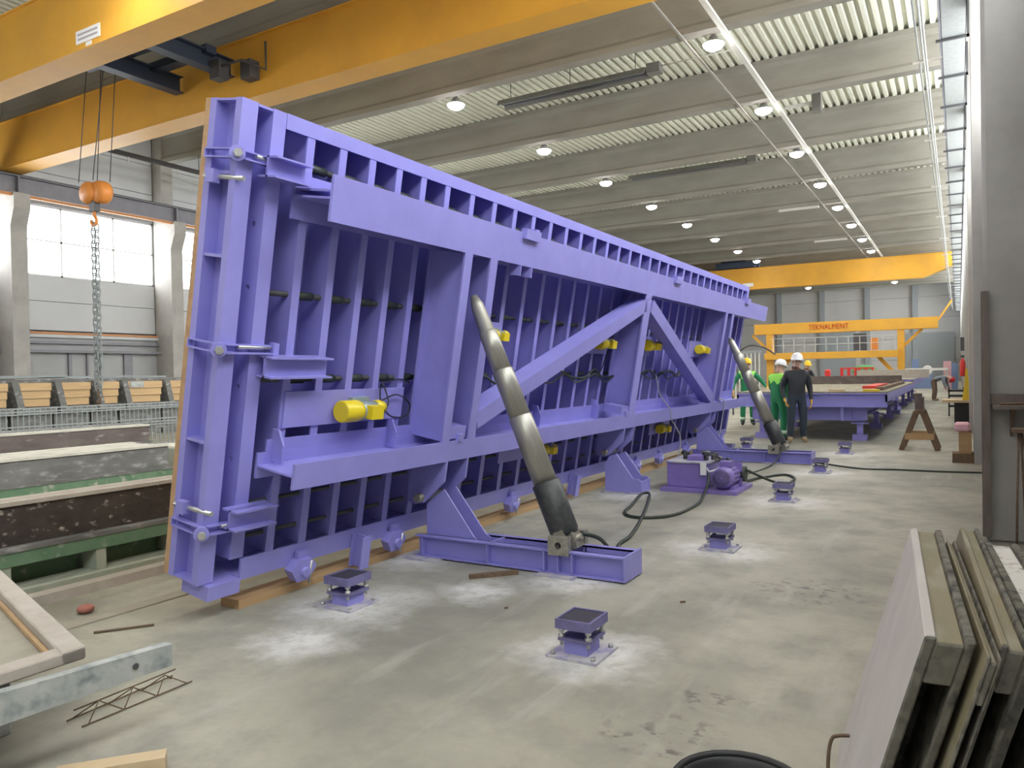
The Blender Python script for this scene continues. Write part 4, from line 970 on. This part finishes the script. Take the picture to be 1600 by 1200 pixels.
# ------------------------------------------------------------------ far tables and clutter
def flat_table(name, label, x0, x1, y0, y1, zt, m1, mtop):
    e = empty(name, ((x0 + x1) / 2, (y0 + y1) / 2, 0), label, 'casting table'); cx, cy = (x0 + x1) / 2, (y0 + y1) / 2
    def q(nm, mb, m): return mb.build(nm, m, e)
    X0, X1, Ya, Yb = x0 - cx, x1 - cx, y0 - cy, y1 - cy
    q('table_top', MB().box(X0, X1, Ya, Yb, zt - .03, zt), mtop)
    q('end_beam', MB().box(X0, X1, Ya, Ya + .03, zt - .30, zt - .03).box(X0, X1, Ya - .04, Ya + .03, zt - .06, zt - .03).box(X0, X1, Ya - .04, Ya + .03, zt - .33, zt - .30), m1)
    q('side_rail', MB().box(X1 - .04, X1, Ya, Yb, zt - .22, zt - .03), m1); q('side_rail', MB().box(X0, X0 + .04, Ya, Yb, zt - .22, zt - .03), m1)
    k = 0; y = Ya + .5
    while y < Yb - .2: q('rib', MB().box(X0 + .05, X1 - .05, y, y + .07, zt - .25, zt - .03), 'purple'); y += .8
    for xx in (X0 + .35, X1 - .85): q('long_beam', MB().prism([(p[1], p[0]) for p in hsec(zt - .62, zt - .30, xx, xx + .28, .02, .014)], 'y', Ya + .12, Yb - .2), m1)
    for xx in (X0 + .4, (X0 + X1) / 2 - .6, X1 - .9): q('end_web', MB().box(xx, xx + .06, Ya + .02, Ya + .05, zt - .62, zt - .05), m1)
    q('cross_beam', MB().box(X0 + .3, X1 - .4, Ya + .18, Ya + .24, zt - .62, zt - .32), m1)
    for yy in (Ya + .3, Ya + 4, Ya + 8, Yb - .6):
        for xx in (X0 + .5, X1 - .55):
            q('leg', MB().box(xx - .06, xx + .06, yy - .06, yy + .06, .12, zt - .62).box(xx - .16, xx + .16, yy - .14, yy + .14, .36, .385).box(xx - .14, xx + .14, yy - .14, yy + .14, 0, .13), 'purple')
    return e
flat_table('casting_table', 'flat purple casting table standing level behind the worker in dark jacket', -4.35, -1.28, 17.5, 29.0, 1.05, 'purple', 'wood_wet')
flat_table('casting_table', 'flat purple casting table standing beyond the other level one', -4.5, -1.4, 30.5, 42.0, 1.12, 'purple', 'deck_dusty')
tag(MB().box(-4.2, -1.5, 26.0, 26.12, 1.05, 1.30).build('side_form', 'form_brown'), 'dark brown side form board across the flat purple table', 'side form')
tag(MB().box(-1.55, -1.42, 18.2, 26.0, 1.05, 1.12).build('edge_form', 'rust'), 'rusty edge form along the side of the flat purple table', 'side form')
tag(MB().box(-1.75, -1.45, 17.6, 17.9, 1.05, 1.09).build('yellow_board', 'yellow_cloth'), 'yellow board lying on the flat purple table corner', 'board')
tag(MB().box(-2.45, -2.15, 17.8, 18.1, 1.05, 1.09).build('wood_block', 'wood_pale'), 'small pale wood block on the flat purple table', 'block')
tag(MB().box(-2.0, -1.7, 20.0, 23.5, 1.05, 1.11).build('red_profile', 'red_plastic'), 'long red profile lying on the flat purple table', 'profile')
tag(MB().box(-3.6, -1.0, 34.0, 34.25, 1.12, 1.45).build('long_timber', 'wood_dusty'), 'long pale timber beam laid across the far level table', 'timber')
def crate(x, y, z, label):
    e = empty('red_crate', (x, y, z), label, 'crate'); e.scale = (.62, .62, .62)
    MB().box(-.5, .5, -.35, .35, 0, .04).build('floor_panel', 'red_plastic', e)
    for s in (-1, 1):
        MB().box(-.5, .5, s * .35 - .02, s * .35 + .02, .04, .14).box(-.5, .5, s * .35 - .02, s * .35 + .02, .62, .72).box(-.5, -.4, s * .35 - .02, s * .35 + .02, .14, .62).box(.4, .5, s * .35 - .02, s * .35 + .02, .14, .62).box(-.06, .06, s * .35 - .02, s * .35 + .02, .14, .62).build('side_panel', 'red_plastic', e)
        MB().box(s * .5 - .02, s * .5 + .02, -.35, .35, .04, .72).build('end_panel', 'red_plastic', e)
crate(-4.2, 36.6, 1.12, 'red plastic crate on the far level table next to the dark-clothed worker side'); crate(-3.5, 36.6, 1.12, 'red plastic crate on the far level table, beside a twin crate')
tag(MB().box(-5.15, -4.93, 36.2, 36.6, 0, 1.5).build('red_canister', 'red_plastic', None, bevel=.05), 'narrow red canister beside the twin red crates', 'canister')
tag(MB().sphere((-3.9, 40, 1.41), .35, 10, 8, sc=(1.6, 1, .8)).build('green_tarpaulin', 'plant_green'), 'crumpled green tarpaulin heap behind the red crates', 'tarpaulin')
rk = empty('bar_rack', (-7.2, 30, 0), 'rack of upright pale steel bars behind the green-clad worker in yellow helmet', 'rack')
MB().box(-.65, .65, -.04, .04, 2.2, 2.28).box(-.65, .65, -.04, .04, .1, .18).build('frame', 'mesh_steel', rk)
for k in range(9): MB().box(-.62 + k * .15, -.58 + k * .15, -.02, .02, 0, 2.2).build('upright_bar', 'trunking', rk)
tag(MB().tube(smooth_path([(-6.72, 26.5, 0), (-6.72, 26.5, 1.2), (-6.6, 26.5, 2.0), (-6.2, 26.5, 2.35), (-5.7, 26.5, 2.3), (-5.3, 26.5, 2.05)], 6), .03, 6).build('bent_pipe', 'dark_steel'), 'dark arched pipe rising behind the worker in yellow helmet', 'pipe')
# sawhorse
sw = empty('sawhorse', (-.64, 16.3, 0), 'brown wooden sawhorse standing in the aisle', 'sawhorse')
MB().box(-.07, .07, -.45, .45, .68, .76).build('top_rail', 'wood_old', sw)
for s in (-1, 1):
    for yy in (-.32, .32):
        MB().obox((s * .30, yy, 0), (s * .05, yy, .72), .09, .09, up=(0, 1, 0)).build('leg', 'wood_old', sw)
for yy in (-.32, .32): MB().box(-.24, .24, yy - .055, yy - .02, .20, .32).build('cross_board', 'wood', sw)
tag(MB().box(-.71, -.57, 16.0, 16.5, .76, .98).box(-.75, -.60, 16.1, 16.4, .98, 1.05).build('dark_bundle', 'form_brown'), 'dark bundle of fittings lying on top of the sawhorse', 'bundle')
# clutter along the right wall
e = empty('packing_stack', (.03, 14.25, 0), 'dark base block with wooden block and pink pack on top', 'stack')
tag(MB().box(-.10, .2, 14.1, 14.5, 0, .15).build('dark_block', 'wood_old'), 'dark squat wooden block on the floor by the column', 'block')
tag(MB().box(-.01, .17, 14.15, 14.45, .15, .50).build('upright_block', 'wood'), 'brown upright wooden block carrying the pink pack', 'block')
tag(MB().box(-.07, .15, 14.1, 14.45, .50, .64).build('pink_pack', 'pink', None, bevel=.03), 'pink soft pack on top of the wooden block', 'pack')
bpy.data.objects.remove(e)
bb = empty('tool_bench', (.1, 21.5, 0), 'black bench box with pale top against the wall', 'bench')
MB().box(-.2, .5, -.5, .5, .05, .68).build('body', 'black_rubber', bb); MB().box(-.45, .55, -.55, .55, .68, .74).build('top', 'wood_pale', bb)
for x_ in (-.18, .45): MB().box(x_, x_ + .05, -.45, .45, 0, .06).build('foot', 'dark_steel', bb)
yc_ = empty('yellow_folded_sheet', (.15, 21.2, .74), 'tall yellow folded plastic sheet standing on the bench', 'sheet'); yc_.scale = (.6, 1, 1)
MB().prism([(-.14, 0), (.14, 0), (.10, .35), (.05, .75), (-.02, .75), (-.06, .35)], 'y', -.12, .12).build('sheet', 'yellow_cloth', yc_)
cr = empty('black_trolley', (-.05, 27.5, 0), 'black slatted trolley behind the bench', 'trolley'); cr.scale = (.8, .8, .8)
for k in range(4): MB().box(-.3, .25, -.3, .3, .35 + k * .2, .42 + k * .2).build('shelf', 'black_rubber', cr)
for (a, b) in ((-.3, -.3), (.2, -.3), (-.3, .25), (.2, .25)): MB().box(a, a + .05, b, b + .05, 0, 1.1).build('post', 'dark_steel', cr)
fe = empty('fire_extinguisher', (.10, 26.2, 1.25), 'red fire extinguisher hung on the concrete column', 'extinguisher')
MB().lathe([(.06, 0), (.075, .02), (.075, .42), (.03, .50), (.02, .55)], seg=14).build('cylinder', 'red_plastic', fe); MB().box(-.05, .05, -.02, .02, .55, .62).build('valve', 'dark_steel', fe)
tag(MB().box(.05, .15, 26.15, 26.25, 2.0, 2.4).build('column_sign', 'dark_steel'), 'small dark sign plate above the fire extinguisher', 'sign')
pc = empty('pink_cabinet', (-.75, 60, 0), 'pale pink cabinet standing near the far gate', 'cabinet')
MB().box(-.15, .32, -.5, .5, 0, 1.9).build('body', 'pink', pc); MB().box(.32, .7, -.5, .5, 0, 1.8).build('side_unit', 'blue_machine', pc)
bm = empty('blue_machine', (-2.35, 62, 0), 'blue workshop machine with column and hoses near the far gate', 'machine'); bm.scale = (.6, .6, .64)
MB().box(-1.2, 1.2, -.6, .6, 0, 1.5).build('body', 'blue_machine', bm); MB().box(-.9, -.2, -.4, .4, 1.5, 3.3).build('column', 'blue_machine', bm)
MB().lathe([(.5, -.3), (.55, 0), (.5, .3)], seg=16, M4=Matrix.Rotation(R(90), 4, 'X')).build('drum', 'white_paper', bm).location = (.7, -.2, 2.0)
wk = empty('white_work_table', (-2.0, 58, 0), 'long white work table in front of the far gate', 'table')
MB().box(-1.6, 1.4, -.5, .5, 1.3, 1.45).build('table_top', 'white_paper', wk)
for x_ in (-1.5, 1.25): MB().box(x_, x_ + .12, -.4, .4, 0, 1.3).build('leg', 'trunking', wk)

# ------------------------------------------------------------------ people
def person(name, label, loc, rz, jm, tm, shoulder_m, boot_m, glove_m, helmet_m, J=None, scale=1.0):
    e = empty(name, loc, label, 'person', None, (0, 0, rz)); e.scale = (scale,) * 3
    P = {'pel': (0, 0, .95), 'spi': (0, 0, 1.12), 'che': (0, 0, 1.32), 'nek': (0, .01, 1.47), 'hb': (0, -.005, 1.56), 'hm': (0, -.02, 1.64), 'ht': (0, -.01, 1.73)}
    for s, c in ((1, 'l'), (-1, 'r')):
        P.update({'hip' + c: (s * .10, 0, .90), 'kne' + c: (s * .12, -.03, .49), 'ank' + c: (s * .13, .02, .09), 'toe' + c: (s * .15, -.15, .05),
                  'sho' + c: (s * .185, 0, 1.40), 'elb' + c: (s * .26, .03, 1.12), 'wri' + c: (s * .27, -.05, .87), 'pal' + c: (s * .265, -.07, .79)})
    if J: P.update(J)
    names = list(P); idx = {k: i for i, k in enumerate(names)}
    rad = {'pel': (.155, .11), 'spi': (.165, .12), 'che': (.19, .13), 'nek': (.065, .065), 'hb': (.07, .085), 'hm': (.078, .10), 'ht': (.06, .075)}
    for c in 'lr': rad.update({'hip' + c: (.098, .10), 'kne' + c: (.076, .08), 'ank' + c: (.06, .064), 'toe' + c: (.045, .035), 'sho' + c: (.082, .08), 'elb' + c: (.062, .062), 'wri' + c: (.032, .03), 'pal' + c: (.042, .022)})
    B = [('pel', 'spi', 1), ('spi', 'che', 1), ('che', 'nek', 2), ('nek', 'hb', 0), ('hb', 'hm', 0), ('hm', 'ht', 0)]
    for c in 'lr': B += [('pel', 'hip' + c, 3), ('hip' + c, 'kne' + c, 3), ('kne' + c, 'ank' + c, 3), ('ank' + c, 'toe' + c, 4), ('che', 'sho' + c, 2), ('sho' + c, 'elb' + c, 1), ('elb' + c, 'wri' + c, 1), ('wri' + c, 'pal' + c, 5)]
    me = bpy.data.meshes.new('body'); me.from_pydata([P[k] for k in names], [(idx[a], idx[b]) for a, b, _ in B], [])
    tmp = bpy.data.objects.new('tmp_body', me); col.objects.link(tmp)
    tmp.modifiers.new('skin', 'SKIN'); sb = tmp.modifiers.new('sub', 'SUBSURF'); sb.levels = 2; sb.render_levels = 2
    for i, k in enumerate(names):
        sv = me.skin_vertices[0].data[i]; sv.radius = rad[k]; sv.use_root = (k == 'pel')
    bpy.context.view_layer.update()
    ev = bpy.data.meshes.new_from_object(tmp.evaluated_get(bpy.context.evaluated_depsgraph_get()))
    mb = MB(); mb.v = [tuple(v_.co) for v_ in ev.vertices]
    seg = [(Vector(P[a]), Vector(P[b]), t_) for a, b, t_ in B]
    for p in ev.polygons:
        c = p.center; best = None
        for a, b, t_ in seg:
            ab = b - a; u = max(0, min(1, (c - a).dot(ab) / ab.length_squared)); d = (c - a - ab * u).length
            if best is None or d < best[0]: best = (d, t_, u)
        t_ = best[1]
        mb.f.append(tuple(p.vertices)); mb.mi.append(t_); mb.sm.append(True)
    bpy.data.objects.remove(tmp); bpy.data.meshes.remove(ev)
    # face: nose, eyes, ears, mouth
    hd = Vector(P['hm']); up = (Vector(P['ht']) - Vector(P['hb'])).normalized(); side = Vector((1, 0, 0)); fwd = side.cross(up); fwd = -fwd if fwd.y > 0 else fwd
    def hp(x, f_, u_): return hd + side * x + fwd * f_ + up * u_
    mb.sphere(hp(0, .105, -.01), .017, 8, 6, 0, (1, 1.1, 1.5))
    for s in (-1, 1):
        mb.sphere(hp(s * .032, .092, .022), .011, 8, 6, 6); mb.sphere(hp(s * .082, .0, .0), .022, 8, 6, 0, (.5, 1, 1.5))
    mb.sphere(hp(0, .092, -.052), .018, 8, 4, 7, (1.4, .5, .35))
    # fingers
    for s, c in ((1, 'l'), (-1, 'r')):
        pa = Vector(P['pal' + c]); wr_ = Vector(P['wri' + c]); d = (pa - wr_).normalized(); sdv = Vector((0, 1, 0)) - d * d.y
        if sdv.length < .1: sdv = Vector((1, 0, 0)) - d * d.x
        sdv.normalize(); inw = d.cross(sdv)
        if inw.x * s > 0: inw = -inw
        for i, Lf in enumerate((.075, .085, .08, .06)):
            o = pa + sdv * ((i - 1.5) * -.019) + d * .025
            mb.tube([o, o + d * Lf * .5, o + d * Lf * .8 + inw * .02, o + d * Lf * .9 + inw * .045], [.0095, .009, .0085, .006], 6, 5)
        o = pa - d * .02 - sdv * .035
        mb.tube([o, o - sdv * .025 + d * .03, o - sdv * .02 + d * .06 + inw * .015], [.011, .010, .007], 6, 5)
    mb.build('body', ['skin', jm, shoulder_m, tm, boot_m, glove_m, 'eye', 'pink'], e)
    if jm == 'green_cloth':
        for c in 'lr':
            ak = Vector(P['ank' + c]); kn = Vector(P['kne' + c]); d = (kn - ak).normalized()
            MB().cyl(ak + d * .08, ak + d * .15, .072, .076, 14).build('reflective_band', 'reflective', e)
    # helmet
    hm_ = Matrix.Translation(hd) @ Matrix(((1, 0, 0), (0, 1, 0), (0, 0, 1))).to_4x4()
    rot = up.rotation_difference(Vector((0, 0, 1))).inverted().to_matrix().to_4x4()
    h = empty('hard_hat', tuple(hd + up * .05)); h.parent = e; h.rotation_mode = 'QUATERNION'; h.rotation_quaternion = rot.to_quaternion()
    MB().lathe([(.128, -.012), (.126, 0), (.122, .04), (.105, .09), (.07, .125), (.03, .138), (1e-4, .14)], seg=20, M4=Matrix.Diagonal((.92, 1.12, 1, 1))).build('shell', helmet_m, h)
    MB().prism([(.115 * math.cos(a), -.05 - .145 * math.sin(a)) for a in [math.pi * k / 12 for k in range(13)]], 'z', -.012, .0).build('brim', helmet_m, h)
    MB().obox((0, -.10, .095), (0, .10, .10), .022, .05).build('ridge', helmet_m, h)
    return e
p1 = person('person', 'person in white helmet, dark jacket and jeans standing by the cylinder', (-2.93, 16.75, 0), R(20), 'jacket_dark', 'jeans', 'jacket_dark', 'boots', 'glove_yellow', 'helmet_white', scale=1.035,
            J={'elbr': (-.27, .04, 1.12), 'wrir': (-.25, -.08, .90), 'palr': (-.235, -.11, .83), 'hm': (.01, -.03, 1.64)})
person('person', 'person in white helmet and green overalls standing behind the dark jacket', (-3.36, 17.05, 0), R(150), 'green_cloth', 'green_cloth', 'hiviz', 'boots_black', 'skin', 'helmet_white', scale=.985,
       J={'hb': (0, -.05, 1.545), 'hm': (0, -.08, 1.61), 'ht': (0, -.09, 1.70), 'nek': (0, -.03, 1.47), 'elbl': (.24, -.06, 1.13), 'wril': (.18, -.25, 1.05), 'pall': (.15, -.32, 1.04)})
person('person', 'person in yellow helmet and green jacket behind the flat purple table', (-5.06, 21.5, 0), R(20), 'green_cloth', 'green_cloth', 'hiviz', 'boots_black', 'glove_yellow', 'helmet_yellow', scale=1.03,
       J={'elbl': (.37, -.03, 1.20), 'wril': (.48, -.18, 1.02), 'pall': (.52, -.24, .97), 'elbr': (-.34, .0, 1.18), 'wrir': (-.38, -.14, .95), 'palr': (-.39, -.2, .88)})
person('person', 'person in yellow helmet and black clothes leaning over the far table', (-4.95, 30.0, 0), R(35), 'jacket_dark', 'jeans', 'jacket_dark', 'boots_black', 'skin', 'helmet_yellow', scale=1.04,
       J={'che': (0, -.08, 1.31), 'nek': (0, -.14, 1.45), 'hb': (0, -.18, 1.53), 'hm': (0, -.21, 1.60), 'ht': (0, -.22, 1.69), 'shol': (.185, -.1, 1.38), 'shor': (-.185, -.1, 1.38),
          'elbl': (.28, -.2, 1.15), 'wril': (.15, -.42, 1.13), 'pall': (.08, -.47, 1.12), 'elbr': (-.30, -.2, 1.17), 'wrir': (-.22, -.42, 1.2), 'palr': (-.2, -.5, 1.22)})
person('person', 'person in red helmet bending over beside the long timber', (-.95, 38.8, 0), R(75), 'shirt_grey', 'jeans_brown', 'shirt_grey', 'boots', 'skin', 'helmet_red', scale=1.0,
       J={'spi': (0, -.16, 1.05), 'che': (0, -.36, 1.09), 'nek': (0, -.52, 1.08), 'hb': (0, -.60, 1.05), 'hm': (0, -.66, 1.0), 'ht': (0, -.73, .95), 'shol': (.185, -.42, 1.07), 'shor': (-.185, -.42, 1.07),
          'elbl': (.22, -.45, .80), 'wril': (.2, -.55, .58), 'pall': (.18, -.58, .50), 'elbr': (-.22, -.45, .80), 'wrir': (-.2, -.55, .58), 'palr': (-.18, -.58, .50), 'pel': (0, .02, .93), 'hipl': (.1, .02, .88), 'hipr': (-.1, .02, .88)})
